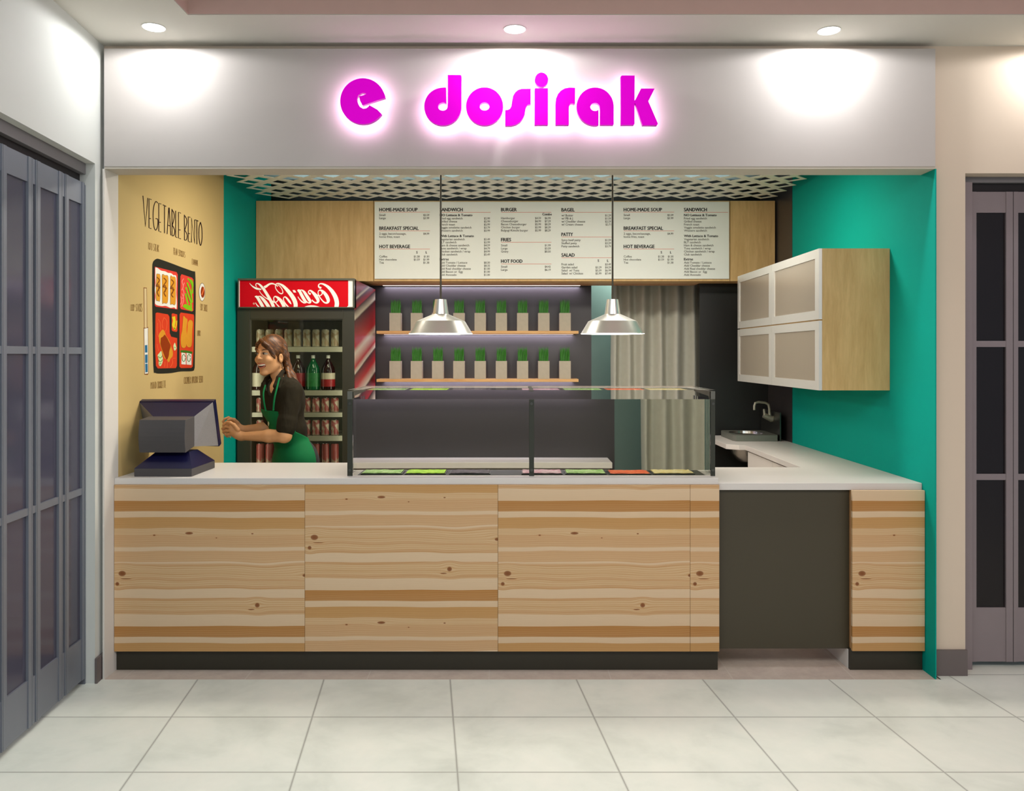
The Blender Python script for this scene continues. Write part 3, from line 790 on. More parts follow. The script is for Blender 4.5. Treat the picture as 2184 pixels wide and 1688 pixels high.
for (x0, wp) in ((938, True), (1459, False)):
    section('SANDWICH', x0, 450.8, x0 + 48.5, 453.2, 1046.4 if wp else 1552.5, None)
    sub('NO Lettuce & Tomato', x0, 461.4, x0 + 69.5)
    its = ['Fried egg sandwich', 'Grilled cheese', 'French toast', 'Veggie omelette sandwich', 'Western sandwich']
    lines([(s, 468.2 + 6.5 * i, [P1[i]] if wp else []) for i, s in enumerate(its)], x0, [1044.8])
    sub('With Lettuce & Tomato', x0, 505.9, x0 + 72.5)
    its = ['Vegetarian sandwich', 'BLT sandwich', 'Ham & cheese sandwich', 'Tuna sandwich / wrap', 'Chicken sandwich / wrap', 'Club sandwich']
    lines([(s, 512.7 + 6.5 * i, [P2[i]] if wp else []) for i, s in enumerate(its)], x0, [1044.8])
    sub('Extras', x0, 555.5, x0 + 19)
    its = ['Add Tomato / Lettuce', 'Add Cheddar cheese', 'Add Real cheddar cheese', 'Add Bacon or  Egg', 'Add Avocado']
    lines([(s, 562.5 + 6.5 * i, [P3[i]] if wp else []) for i, s in enumerate(its)], x0, [1044.8])
x0 = 1068.8
section('BURGER', x0, 450.8, 1102, 453.2, 1176, None); sub('Combo', 1176.8, 459.6, align='R')
B1 = ['$4.59', '$4.99', '$5.99', '$5.99', '$5.99']; B2 = ['$6.99', '$7.29', '$8.29', '$8.29', '$8.29']
lines([(s, 467.6 + 6.55 * i, [B1[i], B2[i]]) for i, s in enumerate(['Hamburger', 'Cheeseburger', 'Bacon Cheeseburger', 'Chicken burger', 'Bulgogi Kimchi burger'])], x0, [1153.7, 1174.3])
section('FRIES', x0, 515, 1089.8, 517.1, 1176, None)
lines([('Small', 525.7, ['$1.99']), ('Large', 532.3, ['$3.59']), ('Gravy', 538.8, ['$0.50'])], x0, [1174.3])
section('HOT FOOD', x0, 560.8, 1114, 563.4, 1176, None)
lines([('Small', 571.2, ['$4.42']), ('Large', 577.8, ['$6.19'])], x0, [1174.3])
x0 = 1197.6
section('BAGEL', x0, 451.2, 1225.3, 453.2, 1304.8, None)
lines([('w/ Butter', 461.8, ['$1.29']), ('w/ PB & J', 468.4, ['$1.59']), ('w/ Cheddar cheese', 474.8, ['$2.29']), ('w/ Cream cheese', 481.2, ['$2.71'])], x0, [1303])
section('PATTY', x0, 503.7, 1221.8, 505.8, 1304.8, None)
lines([('Spicy beef patty', 514.5, ['$1.59']), ('Stuffed patty', 521.1, ['$3.29']), ('Patty sandwich', 527.7, ['$3.79'])], x0, [1303])
section('SALAD', x0, 547.7, 1225.5, 549.9, 1304.8, None)
sub('S', 1275, 558.7); sub('L', 1295, 558.7)
lines([('Fruit salad', 566.2, ['', '$3.49']), ('Garden salad', 572.7, ['$3.29', '$4.29']), ('Salad  w/ Tuna', 579.2, ['$5.59', '$6.99']), ('Salad  w/ Chicken', 585.7, ['$5.99', '$7.49'])], x0, [1282.6, 1303])

# shelves and planters ------------------------------------------------------------
YS = 2.79
led_y = []
for nm, py, lab in (('upper', 706, 'upper thin wooden wall shelf carrying nine grass planters'), ('lower', 809, 'lower thin wooden wall shelf carrying nine grass planters')):
    z1 = WZ(py, YS); z0 = z1 - 0.024
    s_ = thing('wall_shelf', (-.28, 2.9, z0), lab, 'shelf', 'wooden wall shelves with planters')
    bx(WX(803, YS), WX(1234, YS), YS, 2.989, z0, z1).build('board', 'shelf_wood', s_, origin=(-.28, 2.9, z0), bevel=0.001)
    bx(WX(812, YS), WX(1226, YS), 2.965, 2.985, z0 - 0.002, z0 - 0.0005).build('led_strip', 'led_strip', s_)
    led_y.append(z0)
bx(WX(812, YS), WX(1240, YS), 2.90, 2.927, ZF0 - 0.003, ZF0 - 0.0005).build('led_strip', 'led_strip', fx)
ORD = ['leftmost', 'second', 'third', 'fourth', 'fifth', 'sixth', 'seventh', 'eighth', 'rightmost']
yp0, yp1 = 2.815, 2.905
def planter(x, zb_, lab):
    t = thing('grass_planter', (x, 2.86, zb_ + .0005), lab, 'planter', 'square grass planters on the two shelves')
    hw = 0.0475; h = 0.152
    m_ = MB(); z0 = zb_ + .0005; z1 = z0 + h; th = .006
    m_.box(x - hw, x + hw, yp0, yp1, z0, z0 + .01); m_.box(x - hw, x + hw, yp0, yp0 + th, z0 + .01, z1); m_.box(x - hw, x + hw, yp1 - th, yp1, z0 + .01, z1)
    m_.box(x - hw, x - hw + th, yp0 + th, yp1 - th, z0 + .01, z1); m_.box(x + hw - th, x + hw, yp0 + th, yp1 - th, z0 + .01, z1)
    m_.build('pot', 'pot', t, origin=(x, 2.86, z0))
    bx(x - hw + th, x + hw - th, yp0 + th, yp1 - th, z0 + .01, z1 - .012).build('soil', 'soil', t)
    g = MB(); rn = random.Random(3)
    for k in range(150):
        bx_ = x + rn.uniform(-.038, .038); by = rn.uniform(yp0 + .01, yp1 - .01); hh = rn.uniform(.085, .145) ; lx = rn.uniform(-.012, .012); ly = rn.uniform(-.01, .01); w2 = rn.uniform(.0016, .0028)
        zb2 = z1 - .013; a = rn.uniform(-.5, .5); cx2, sy2 = math.cos(a) * w2, math.sin(a) * w2
        g.add([(bx_ - cx2, by - sy2, zb2), (bx_ + cx2, by + sy2, zb2), (bx_, by + .0012, zb2),
               (bx_ - cx2 + lx * .4, by - sy2 + ly * .4, zb2 + hh * .55), (bx_ + cx2 + lx * .4, by + sy2 + ly * .4, zb2 + hh * .55), (bx_ + lx * .4, by + .0012 + ly * .4, zb2 + hh * .55),
               (bx_ + lx, by + ly, zb2 + hh)],
              [(0, 1, 4, 3), (1, 2, 5, 4), (2, 0, 3, 5), (3, 4, 6), (4, 5, 6), (5, 3, 6), (0, 2, 1)])
    g.build('grass', 'grass', t, fix=False)
    return t
px9 = [842.5 + 45.37 * i for i in range(9)]
first = None
for row, (py, rn_) in enumerate(((706, 'upper'), (809, 'lower'))):
    zb_ = WZ(py, YS)
    for i, px in enumerate(px9):
        x = WX(px, 2.815)
        pos_ = {0: 'at the left end of', 8: 'at the right end of', 4: 'in the middle of'}.get(i, ORD[i] + ' from the left on')
        lab = 'pale square pot of upright green grass, %s the %s shelf' % (pos_, rn_)
        if first is None: first = planter(x, zb_, lab)
        else:
            c = copy_tree(first); c.location = (x, 2.86, zb_ + .0005); c['label'] = lab

# back counter -------------------------------------------------------------------
bc = thing('back_counter', (-.25, 2.7, 0), 'low pale back counter below the planter shelves, seen through the glass case', 'counter')
bx(-1.15, 0.655, 2.38, 2.985, 0.918, 0.955).build('worktop', 'solid_surface', bc, bevel=0.002)
bx(-1.14, 0.64, 2.42, 2.98, 0.1, 0.917).build('carcass', 'white_paint', bc)
bx(-1.14, 0.64, 2.46, 2.98, 0.0, 0.0995).build('plinth', 'kick', bc)
for a in range(4):
    xx = -1.138 + a * 0.4445
    for (c, e) in ((0.72, 0.905), (0.11, 0.712)):
        bx(xx, xx + 0.441, 2.402, 2.4195, c, e).build('drawer' if c > .5 else 'door', 'white_paint', bc, bevel=0.001)

# curtain ------------------------------------------------------------------------
cu = MB(); n = 220; xa2, xb2 = WX(1304, 3.12), WX(1520, 3.12); pts = []
fold = [(0, .0), (.04, .05), (.09, -.03), (.17, .055), (.24, -.02), (.31, .06), (.40, -.03), (.48, .055), (.56, -.025), (.64, .065), (.73, -.02), (.81, .06), (.88, -.03), (.95, .05), (1, 0)]
fp = catmull(fold, 12); m_ = len(fp)
zs = [0.03, 0.5, 1.0, 1.6, 2.2, 2.4]
vs = []
for j, z in enumerate(zs):
    for (u, v) in fp:
        w_ = 1 + 0.12 * math.sin(u * 9 + j)
        vs.append((xa2 + (xb2 - xa2) * u + 0.006 * math.sin(j * 1.7 + u * 20), 3.14 - v * w_, z))
fs = [(j * m_ + i, j * m_ + i + 1, (j + 1) * m_ + i + 1, (j + 1) * m_ + i) for j in range(len(zs) - 1) for i in range(m_ - 1)]
o = cu.add(vs, fs).build('curtain', 'curtain', smooth=False); o.data.polygons.foreach_set('use_smooth', [True] * len(o.data.polygons))
o.modifiers.new('thick', 'SOLIDIFY').thickness = 0.004
tag(o, 'grey-beige pleated curtain closing the passage at the back', 'curtain')
tag(MB().tube([(xa2 - .05, 3.14, 2.42), (xb2 + .04, 3.14, 2.42)], .012).build('curtain_rod', 'steel_dark', smooth=True), 'thin rod carrying the grey-beige curtain behind the fascia', 'curtain rod')

# ================================================================== PENDANTS
for px, lab in ((940, 'left brushed aluminium pendant lamp, hanging in front of the planter shelves'), (1306.5, 'right brushed aluminium pendant lamp, hanging in front of the curtain')):
    y = 0.5; x = WX(px, y); z0 = WZ(712.5, y); k = (CAMD + y) / F
    t = thing('pendant_lamp', (x, y, z0), lab, 'pendant lamp', 'aluminium pendant lamps over the counter')
    prof = [(68 * k, 0), (52 * k, 26.5 * k), (17 * k, 42 * k), (12.2 * k, 73.5 * k), (0.004, 73.6 * k)]
    sh_ = MB().lathe(prof, (x, y, z0), 96).build('lamp_shade', 'alu', t, smooth=True); sh_.modifiers['split'].split_angle = math.radians(15)
    pi = [(68 * k - .0015, 0.0003), (52 * k - .002, 26.5 * k - .002), (17 * k - .002, 42 * k - .002), (0.003, 42 * k - .003)]
    MB().lathe(pi, (x, y, z0), 64).build('reflector', 'lamp_white', t, smooth=True, fix=False)
    MB().tube([(x, y, z0 + 73.6 * k), (x, y, 3.159)], 0.0055, 10).build('cord', 'cord', t, smooth=True)
    MB().lathe([(0.05, 0), (0.045, -0.02), (0.008, -0.03)], (x, y, 3.159), 24, close=True).build('ceiling_rose', 'cord', t)
    MB().lathe([(.001, -.03), (.02, -.025), (.03, -.005), (.025, .015), (.012, .04)], (x, y, z0 + 0.04), 20, close=True).build('bulb', 'lamp_white', t, smooth=True)

# ================================================================== FRIDGE
YFR = 2.0
fr = thing('drinks_fridge', (-1.61, 2.4, 0), 'tall glass-door drinks fridge with a red script sign and striped side', 'fridge')
X0, X1 = -2.055, -1.167; ZT = 2.223
m_ = MB(); m_.box(X0, X0 + .04, YFR + .052, 2.93, 0.03, ZT - .01); m_.box(X1 - .04, X1 - .0025, YFR + .052, 2.93, 0.03, ZT - .01)
m_.box(X0 + .04, X1 - .04, 2.86, 2.93, .03, ZT - .01); m_.box(X0 + .04, X1 - .04, YFR + .052, 2.86, ZT - .1, ZT - .01); m_.box(X0 + .04, X1 - .04, YFR + .052, 2.86, .03, .16)
m_.build('cabinet', 'black_plastic', fr)
bx(X1 - .0024, X1, YFR + .003, 2.93, .03, ZT - .01).build('side_graphic', 'side_graphic', fr)
m_ = MB(); m_.box(X0 + .041, X0 + .05, YFR + .06, 2.70, .161, ZT - .3); m_.box(X1 - .05, X1 - .041, YFR + .06, 2.70, .161, ZT - .3)
m_.box(X0 + .05, X1 - .05, 2.69, 2.70, .161, ZT - .3); m_.box(X0 + .041, X1 - .041, YFR + .06, 2.70, ZT - .3, ZT - .29)
m_.build('liner', 'fridge_inside', fr)
# sign head
zs0, zs1 = WZ(657, YFR - .03), WZ(594, YFR - .03)
def fxp(px): return WX(px, YFR - .03)
m_ = MB(); m_.box(fxp(507), X1, YFR - .03, YFR + .05, zs0, WZ(655, YFR - .03)); m_.box(fxp(507), X1, YFR - .03, YFR + .05, WZ(598, YFR - .03), zs1)
m_.box(fxp(507), fxp(509), YFR - .03, YFR + .05, WZ(655, YFR - .03), WZ(598, YFR - .03)); m_.box(fxp(752.5), X1, YFR - .03, YFR + .05, WZ(655, YFR - .03), WZ(598, YFR - .03))
m_.box(fxp(509), fxp(752.5), YFR, YFR + .05, WZ(655, YFR - .03), WZ(598, YFR - .03))
m_.build('sign_housing', 'fridge_bezel', fr)
ys_ = YFR - .018
SF = bx(fxp(509), fxp(752.5), ys_, YFR, WZ(655, YFR - .03), WZ(598, YFR - .03)).build('sign_face', 'sign_red', fr)
def LG(p, k=0):
    q = (505 + p[0] / 8.4, 590 + p[1] / 8.4); v = W(q[0], q[1], ys_); v.y = ys_ - 0.0008 - k * 0.0001; return v
STR = [
 [(1500, 212, 30), (1472, 188, 28), (1466, 158, 20), (1482, 136, 18), (1520, 130, 22), (1570, 146, 34), (1640, 192, 50), (1715, 275, 66), (1770, 375, 76), (1793, 470, 76), (1786, 545, 74), (1770, 600, 70)],
 [(1458, 275, 14), (1472, 252, 16), (1500, 246, 24), (1545, 270, 44), (1600, 335, 60), (1636, 410, 60), (1634, 455, 46), (1605, 474, 30), (1565, 462, 24), (1525, 422, 20), (1488, 372, 18), (1462, 320, 16), (1456, 278, 14)],
 [(1505, 252, 14), (1528, 282, 16), (1528, 315, 16), (1500, 340, 16), (1462, 345, 18), (1425, 325, 22), (1385, 290, 26)],
 [(1316, 316, 24), (1292, 300, 20), (1284, 275, 16), (1300, 254, 18), (1330, 258, 30), (1375, 300, 46), (1425, 365, 58), (1455, 420, 54), (1452, 455, 42), (1425, 472, 28), (1385, 458, 22), (1345, 420, 20)],
 [(1085, 250, 14), (1120, 256, 44), (1160, 330, 52), (1205, 410, 52), (1235, 455, 44), (1225, 475, 20)],
 [(1130, 250, 14), (1165, 244, 18), (1205, 275, 40), (1255, 350, 52), (1300, 420, 52), (1318, 455, 38), (1300, 474, 24), (1265, 462, 18), (1235, 430, 16)],
 [(1094, 362, 8), (1118, 398, 14), (1155, 440, 22), (1200, 470, 24), (1228, 474, 16)],
 [(492, 196, 46), (530, 176, 40), (580, 140, 32), (635, 128, 26), (690, 146, 18), (735, 180, 12)],
 [(700, 138, 14), (725, 126, 18), (765, 132, 26), (830, 170, 44), (905, 245, 60), (975, 330, 70), (1030, 420, 74), (1055, 500, 72), (1050, 590, 70)],
 [(712, 132, 12), (694, 165, 12), (700, 215, 13), (735, 268, 15), (775, 302, 18), (808, 308, 18), (826, 285, 15), (812, 232, 13), (772, 176, 12), (730, 146, 10)],
 [(230, 120, 4), (262, 158, 14), (310, 196, 26), (370, 220, 36), (440, 232, 20)],
 [(358, 186, 8), (342, 162, 12), (346, 134, 14), (372, 126, 18), (415, 150, 32), (480, 225, 44), (545, 325, 50), (600, 420, 52), (645, 510, 56), (670, 590, 56)],
 [(404, 256, 7), (440, 312, 10), (495, 366, 14), (550, 402, 18), (600, 430, 26)],
 [(662, 400, 13), (668, 372, 16), (695, 360, 24), (740, 385, 42), (795, 440, 56), (838, 515, 60), (855, 580, 58)],
 [(662, 395, 13), (672, 440, 14), (705, 485, 16), (745, 530, 18), (790, 570, 18)],
 [(700, 366, 13), (732, 392, 14), (736, 430, 14), (708, 458, 15), (668, 462, 18), (640, 440, 26)],
 [(978, 500, 5), (950, 460, 34), (905, 400, 32), (870, 368, 22), (846, 374, 14), (836, 405, 13), (850, 450, 16), (882, 500, 22), (925, 550, 26), (970, 590, 26)],
 [(325, 362, 14), (365, 370, 44), (410, 440, 52), (455, 520, 54), (490, 600, 52)],
 [(375, 362, 14), (410, 356, 18), (450, 385, 40), (510, 455, 54), (565, 535, 56), (600, 600, 56)],
 [(338, 470, 8), (358, 505, 14), (395, 548, 22), (430, 590, 24)],
]
lg = MB(); k = 0
def addp(poly, ymax=545):
    poly = clip_y(poly, ymax)
    if len(poly) >= 3:
        fr_ = [LG(p, k) for p in poly]; lg.prism(fr_, [Vector((v.x, ys_ - 0.0001, v.z)) for v in fr_])
for st in STR:
    k += 1
    for q in stroke_quads(st, n=8): addp(q)
addp([(1000, 245), (1042, 245), (1066, 288), (1022, 288)]); addp([(1085, 244), (1135, 244), (1150, 270), (1100, 280)]); addp([(325, 356), (380, 356), (400, 380), (350, 390)])
addp(ell(1500, 202, 18, 18)); addp(ell(1312, 312, 16, 18)); addp([(1213, 547), (1240, 534), (1280, 523), (1330, 517), (1390, 521), (1440, 532), (1492, 547)])
lg.build('script_lettering', 'sign_white', SF, fix=False)
wb = MB()
for poly in ([(1998, 68), (2079, 68), (2079, 545), (1975, 545), (1998, 525)], [(32, 68), (53, 68), (53, 545), (32, 545)]):
    fr_ = [LG(p, 0) for p in poly]; wb.prism(fr_, [Vector((v.x, ys_ - 0.0001, v.z)) for v in fr_])
wb.build('white_bar', 'sign_white', SF, fix=False)
f2 = [LG(p) for p in ell(307, 487, 19, 19, 16)]; MB().prism(f2, [Vector((v.x, ys_ - .0001, v.z)) for v in f2]).build('registered_mark', 'rule_pink', SF, fix=False)
# door
zd1 = WZ(660, YFR); dx0, dx1 = X0 + .004, X1; gx0, gx1 = WX(533, YFR), WX(731, YFR); gz1, gz0 = WZ(681, YFR), 0.3
dm = MB(); dm.box(dx0, gx0, YFR, YFR + .05, .1, zd1); dm.box(gx1, dx1 - .0026, YFR, YFR + .05, .1, zd1); dm.box(gx0, gx1, YFR, YFR + .05, gz1, zd1); dm.box(gx0, gx1, YFR, YFR + .05, .1, gz0)
dd = dm.build('door', 'fridge_frame', fr, bevel=0.002)
gm = MB(); w_ = .006
gm.box(gx0, gx0 + w_, YFR + .012, YFR + .03, gz0, gz1); gm.box(gx1 - w_, gx1, YFR + .012, YFR + .03, gz0, gz1); gm.box(gx0 + w_, gx1 - w_, YFR + .012, YFR + .03, gz1 - w_, gz1)
gm.build('door_gasket', 'fridge_bezel', dd)
bx(gx0 + w_, gx1 - w_, YFR + .018, YFR + .024, gz0, gz1 - w_).build('door_glass', 'pane_fridge', dd)
bx(dx0, dx1 - .0026, YFR + .0, YFR + .048, zd1 + .002, zs0 - .001).build('head_rail', 'fridge_bezel', fr)
# shelves and drinks
ysf = 2.16
rows = [(740, 751, 'can_green', 37), (833, 844, 'bottle', 73), (880.5, 890, 'can_pink', 31), (930, 941, 'cup', 33), (1012, 1022, 'can_red', 66)]
for (a, b, _, _) in rows:
    z1 = WZ(a, ysf); z0 = WZ(b, ysf); sh = MB()
    sh.box(X0 + .051, X1 - .051, ysf, ysf + .012, z0, z1)
    for q in range(34):
        xx = X0 + .06 + q * .0232
        sh.box(xx, xx + .004, ysf + .012, 2.66, z1 - .006, z1 - .002)
    sh.box(X0 + .051, X1 - .051, 2.655, 2.66, z1 - .012, z1 - .006)
    sh.build('shelf', 'wire_shelf', fr)
rowname = ['top fridge shelf', 'second fridge shelf', 'third fridge shelf', 'fourth fridge shelf', 'fifth fridge shelf']
def can_mesh(x, y, z, r, h, mat, name):
    m_ = MB().lathe([(r * .8, 0), (r, .006), (r, h - .012), (r * .82, h)], (x, y, z), 20, close=True)
    m_.lathe([(r * .80, h + .0003), (r * .80, h + .002)], (x, y, z), 20, mi=1, close=True)
    return m_.build(name, [mat, 'steel'], origin=(x, y, z), smooth=True)
nm9 = ['leftmost', 'second from left', 'third from left', 'fourth from left', 'fifth from left', 'sixth from left', 'seventh from left', 'eighth from left', 'rightmost']
yy = 2.21; kk = (CAMD + yy) / F
for (a, ri, mat, hpx, desc, cat) in ((740, 0, 'can_green', 37, 'pale tall drink can', 'can'), (880.5, 2, 'can_pink', 31, 'pink and white drink can', 'can'), (930, 3, 'can_green', 33, 'pale drink can with red print', 'can'), (1012, 4, 'can_red', 64, 'dark red drink can', 'can')):
    z = WZ(a, ysf) - .0015; fi = None
    if ri == 3: mat = 'can_pink'
    for i in range(9):
        x = WX(555.5 + 19.8 * i, yy)
        lab = '%s, %s on the %s' % (desc, nm9[i], rowname[ri])
        if ri == 4:
            lab = 'dark red drink can of the lowest visible row, %s in the fridge' % nm9[i]
        if fi is None: fi = can_mesh(x, yy, z, 8.6 * kk, hpx * kk, mat, 'drink_can'); c = fi
        else: c = fi.copy(); COL.objects.link(c); c.location = (x, yy, z)
        tag(c, lab, 'can', 'drink cans on the %s' % rowname[ri])
bl = [(553, 'label_white', 'cola', 'bottle with pale label at the left end of the bottle shelf'), (606, 'label_red', 'cola', 'dark bottle behind the woman on the bottle shelf'), (636, 'label_red', 'cola', 'dark bottle with red label left of the green bottle'),
      (668, 'green_label', 'green_glass', 'green bottle in the fridge between two dark ones'), (700, 'label_mix', 'cola', 'dark bottle with white and red label right of the green bottle')]
simple('green_label', (40, 120, 60), 0.4, var=0.5, nscale=40)
def mixlabel():
    t = NT('label_mix'); x, y, z = t.sep(t.coord())
    c = t.ramp(t.math('MULTIPLY', z, 5.0), [(0, (150, 30, 34)), (.42, (150, 30, 34)), (.45, (196, 184, 160)), (1, (196, 184, 160))]); t.bsdf(c, .4); M['label_mix'] = t.m
mixlabel()
for (px, lm, bm_, lab) in bl:
    z = WZ(833, ysf) - .0015; x = WX(px, yy); r = 14.5 * kk
    t = thing('drink_bottle', (x, yy, z), lab, 'bottle', 'large bottles on the second fridge shelf')
    MB().lathe([(r * .85, 0), (r, .01), (r, .15), (r * .92, .175), (r * .5, .215), (.013, .24), (.012, .255)], (x, yy, z), 24, close=True).build('bottle_body', bm_, t, smooth=True)
    MB().lathe([(.0145, .248), (.0145, .272)], (x, yy, z), 16, close=True).build('cap', 'cap_white', t)
    MB().lathe([(r + .0008, .03), (r + .0008, .135)], (x, yy, z), 24).build('label', lm, t, smooth=True, origin=(x, yy, z))

# ================================================================== FOLDING GATES
def gate(name, panels, place, mat, pane_m, label, loc, narrow):
    """panels: list of (s0, s1) along the gate; place(s, t, z) -> point, t = depth in panel"""
    g = thing(name, loc, label, 'folding gate', 'folding shop gates')
    def hb(mb, s0, s1, t0, t1, z0, z1):
        mb.hexa([place(s0, t0, z0), place(s1, t0, z0), place(s0, t1, z0), place(s1, t1, z0), place(s0, t0, z1), place(s1, t0, z1), place(s0, t1, z1), place(s1, t1, z1)])
    for (s0, s1, sw) in panels:
        mb = MB(); zt, zp1, zp0, zb_ = 2.51, 2.40, narrow[2], 0.03
        hb(mb, s0, s0 + sw, 0, .03, zb_, zt); hb(mb, s1 - sw, s1, 0, .03, zb_, zt)
        hb(mb, s0 + sw, s1 - sw, .004, .026, zp1, zt); hb(mb, s0 + sw, s1 - sw, .004, .026, zb_, zp0)
        for zr in narrow[:2]: hb(mb, s0 + sw, s1 - sw, .002, .028, zr - .016, zr + .016)
        p = mb.build('gate_panel', mat, g)
        if s1 - s0 > 2 * sw + .02:
            q = MB(); hb(q, s0 + sw, s1 - sw, .012, .018, zp0, zp1); q.build('glass_pane', pane_m, p)
    return g
def placeL(s, t, z):     # s = depth from camera, t into the wall
    y = s - CAMD; return (xw(y, -0.046 - t), y, z)
PL_ = [(3.938, 4.136, .026), (3.893, 3.935, .008), (3.658, 3.890, .028), (3.611, 3.655, .008), (3.375, 3.608, .028), (3.329, 3.372, .008), (3.09, 3.326, .028), (2.85, 3.08, .028)]
g1 = gate('folding_gate', PL_, placeL, 'gate_frame_left', 'pane_store_left', 'grey metal folding gate with narrow glass panes at the left edge', placeL(3.9, 0, 0), (1.67, .97, .237))
hm = MB(); hm.hexa([placeL(a, b, c) for c in (2.555, 2.609) for b in (0, .06) for a in (2.5, 4.148)]); hm.build('head_track', 'gate_head', g1)
hm = MB(); hm.hexa([placeL(a, b, c) for c in (2.50, 2.555) for b in (.03, .06) for a in (2.5, 4.148)]); hm.build('track_slot', 'gate_dark', g1)
hm = MB(); hm.hexa([placeL(a, b, c) for c in (0.0, 2.5) for b in (0, .05) for a in (4.139, 4.149)]); hm.build('jamb', 'gate_frame_left', g1)
def placeR(s, t, z): return (s, 0.16 + t, z)
gR = [(WX(2068, .16), WX(2160.5, .16), .036), (WX(2162, .16), WX(2255, .16), .024), (WX(2257, .16), WX(2350, .16), .024)]
g2 = gate('folding_gate', gR, placeR, 'gate_frame_right', 'pane_store_right', 'brownish folding gate with dark glass panes at the right edge', (2.8, .16, 0), (1.707, 1.005, .315))
bx(2.343, 3.5, .145, .19, 2.555, 2.584).build('head_track', 'gate_head', g2)
bx(2.343, 3.5, .175, .19, 2.512, 2.554).build('track_slot', 'gate_dark', g2)
bx(2.343, WX(2067, .16), .13, .195, 0, 2.554).build('jamb', 'gate_frame_right', g2)

# ================================================================== WALL MURAL (left wall)
ml = thing('wall_mural', (XL, 1.2, 1.6), 'bento box wall drawing lettered VEGETABLE BENTO on the yellow wall', 'mural')
def WM(px, py, lay):
    d = XL * F / (px - CX)
    return Vector((XL + 0.0004 + lay * 0.00035, d - CAMD, H - (py - CY) * d / F))
def decal(mb, poly, lay, mi=0):
    f = [WM(p[0], p[1], lay) for p in poly]
    a = sum(f[i].y * f[(i + 1) % len(f)].z - f[(i + 1) % len(f)].y * f[i].z for i in range(len(f)))
    if a < 0: f = f[::-1]
    b = [Vector((XL + 0.0001, v.y, v.z)) for v in f]
    mb.prism(f, b, mi)
for nm, c in (('m_black', (40, 40, 32)), ('m_ink', (40, 22, 18)), ('m_caption', (134, 104, 60)), ('m_red', (204, 62, 32)), ('m_pinkred', (206, 62, 50)), ('m_rice', (222, 220, 210)), ('m_gold', (206, 142, 40)),
              ('m_brown', (120, 66, 20)), ('m_sauce', (138, 52, 10)), ('m_green', (120, 180, 20)), ('m_dkgreen', (60, 110, 30)), ('m_yellow', (214, 196, 40)), ('m_pale', (196, 214, 160)), ('m_tan', (206, 184, 140)),
              ('m_blue', (40, 104, 140)), ('m_pinkline', (222, 130, 120)), ('m_orange', (222, 110, 60))):
    simple(nm, c, 0.8, var=0.08, nscale=30, spec=0.1)
def DB(name, mat, polys, lay, conv):
    mb = MB()
    for i_, p in enumerate(polys):
        if name != 'compartment' and len(p) > 5 and len(p) < 27: p = [tuple(q) for q in catmull([p[-1]] + list(p) + [p[0]], 4)[4:-5]]
        decal(mb, [conv(q) for q in p], lay + .04 * (i_ % 9))
    return mb.build(name, mat, ml, fix=False)
z3 = lambda p: (310 + p[0] / 6.03, 540 + p[1] / 6.03)
z2 = lambda p: (270 + p[0] / 8.44, 400 + p[1] / 8.44)
z1_ = lambda p: (260 + p[0] / 3.591, 390 + p[1] / 3.591)
DB('box_outline', 'm_black', [[(88, 190), (93, 130), (112, 95), (150, 73), (200, 84), (330, 130), (460, 180), (600, 230), (632, 238), (642, 270), (648, 600), (641, 1000), (636, 1400), (630, 1490), (600, 1520), (450, 1525), (330, 1545), (180, 1552), (125, 1542), (105, 1510), (96, 1200), (90, 800), (85, 400)]], 0, z3)
DB('compartment', 'm_pinkred', [[(120, 175), (400, 245), (415, 275), (413, 725), (135, 690), (120, 670)]], 1, z3)
DB('compartment', 'm_pinkred', [[(450, 300), (465, 272), (600, 318), (618, 345), (617, 740), (600, 752), (460, 722), (446, 700)]], 1, z3)
DB('compartment', 'm_red', [[(130, 775), (150, 765), (290, 790), (308, 820), (312, 1030), (330, 1075), (408, 1095), (405, 1450), (390, 1480), (160, 1485), (135, 1450), (124, 1200)]], 1, z3)
DB('compartment', 'm_red', [[(338, 785), (350, 775), (408, 790), (410, 1000), (400, 1015), (350, 1005), (338, 990)]], 1, z3)
DB('compartment', 'm_red', [[(440, 790), (455, 765), (620, 790), (626, 820), (620, 1240), (608, 1460), (590, 1478), (455, 1480), (438, 1460)]], 1, z3)
DB('rice', 'm_rice', [[(126, 195), (150, 190), (200, 225), (250, 235), (290, 255), (330, 260), (360, 285), (390, 290), (400, 350), (396, 500), (402, 640), (396, 720), (370, 700), (320, 705), (260, 680), (200, 682), (125, 655), (130, 560), (120, 470), (130, 380), (124, 290)]], 2, z3)
tf = [[(140, 285), (160, 272), (186, 285), (190, 400), (184, 605), (160, 612), (138, 600), (134, 450)], [(212, 300), (250, 290), (288, 305), (290, 450), (282, 630), (240, 640), (212, 620)], [(318, 318), (350, 308), (385, 325), (388, 480), (382, 652), (345, 655), (314, 630)]]
DB('tofu_outline', 'm_ink', [[((q[0] - sum(a[0] for a in p) / len(p)) * 1.07 + sum(a[0] for a in p) / len(p), (q[1] - sum(a[1] for a in p) / len(p)) * 1.02 + sum(a[1] for a in p) / len(p)) for q in p] for p in tf], 3, z3)
DB('tofu_steak', 'm_gold', tf, 4, z3)
sq_ = []
for (cx_, top, bot) in ((162, 310, 560), (250, 320, 560), (345, 340, 570)):
    sq_ += stroke_quads([(cx_ - 18, top), (cx_ + 14, top + 40), (cx_ - 24, top + 110), (cx_ + 18, top + 130), (cx_ - 14, top + 190), (cx_ + 10, bot)], 13)
    sq_ += stroke_quads([(cx_ - 30, top + 120), (cx_ + 5, top + 100), (cx_ + 2, top + 180)], 10)
DB('glaze', 'm_brown', sq_, 5, z3)
gb = []
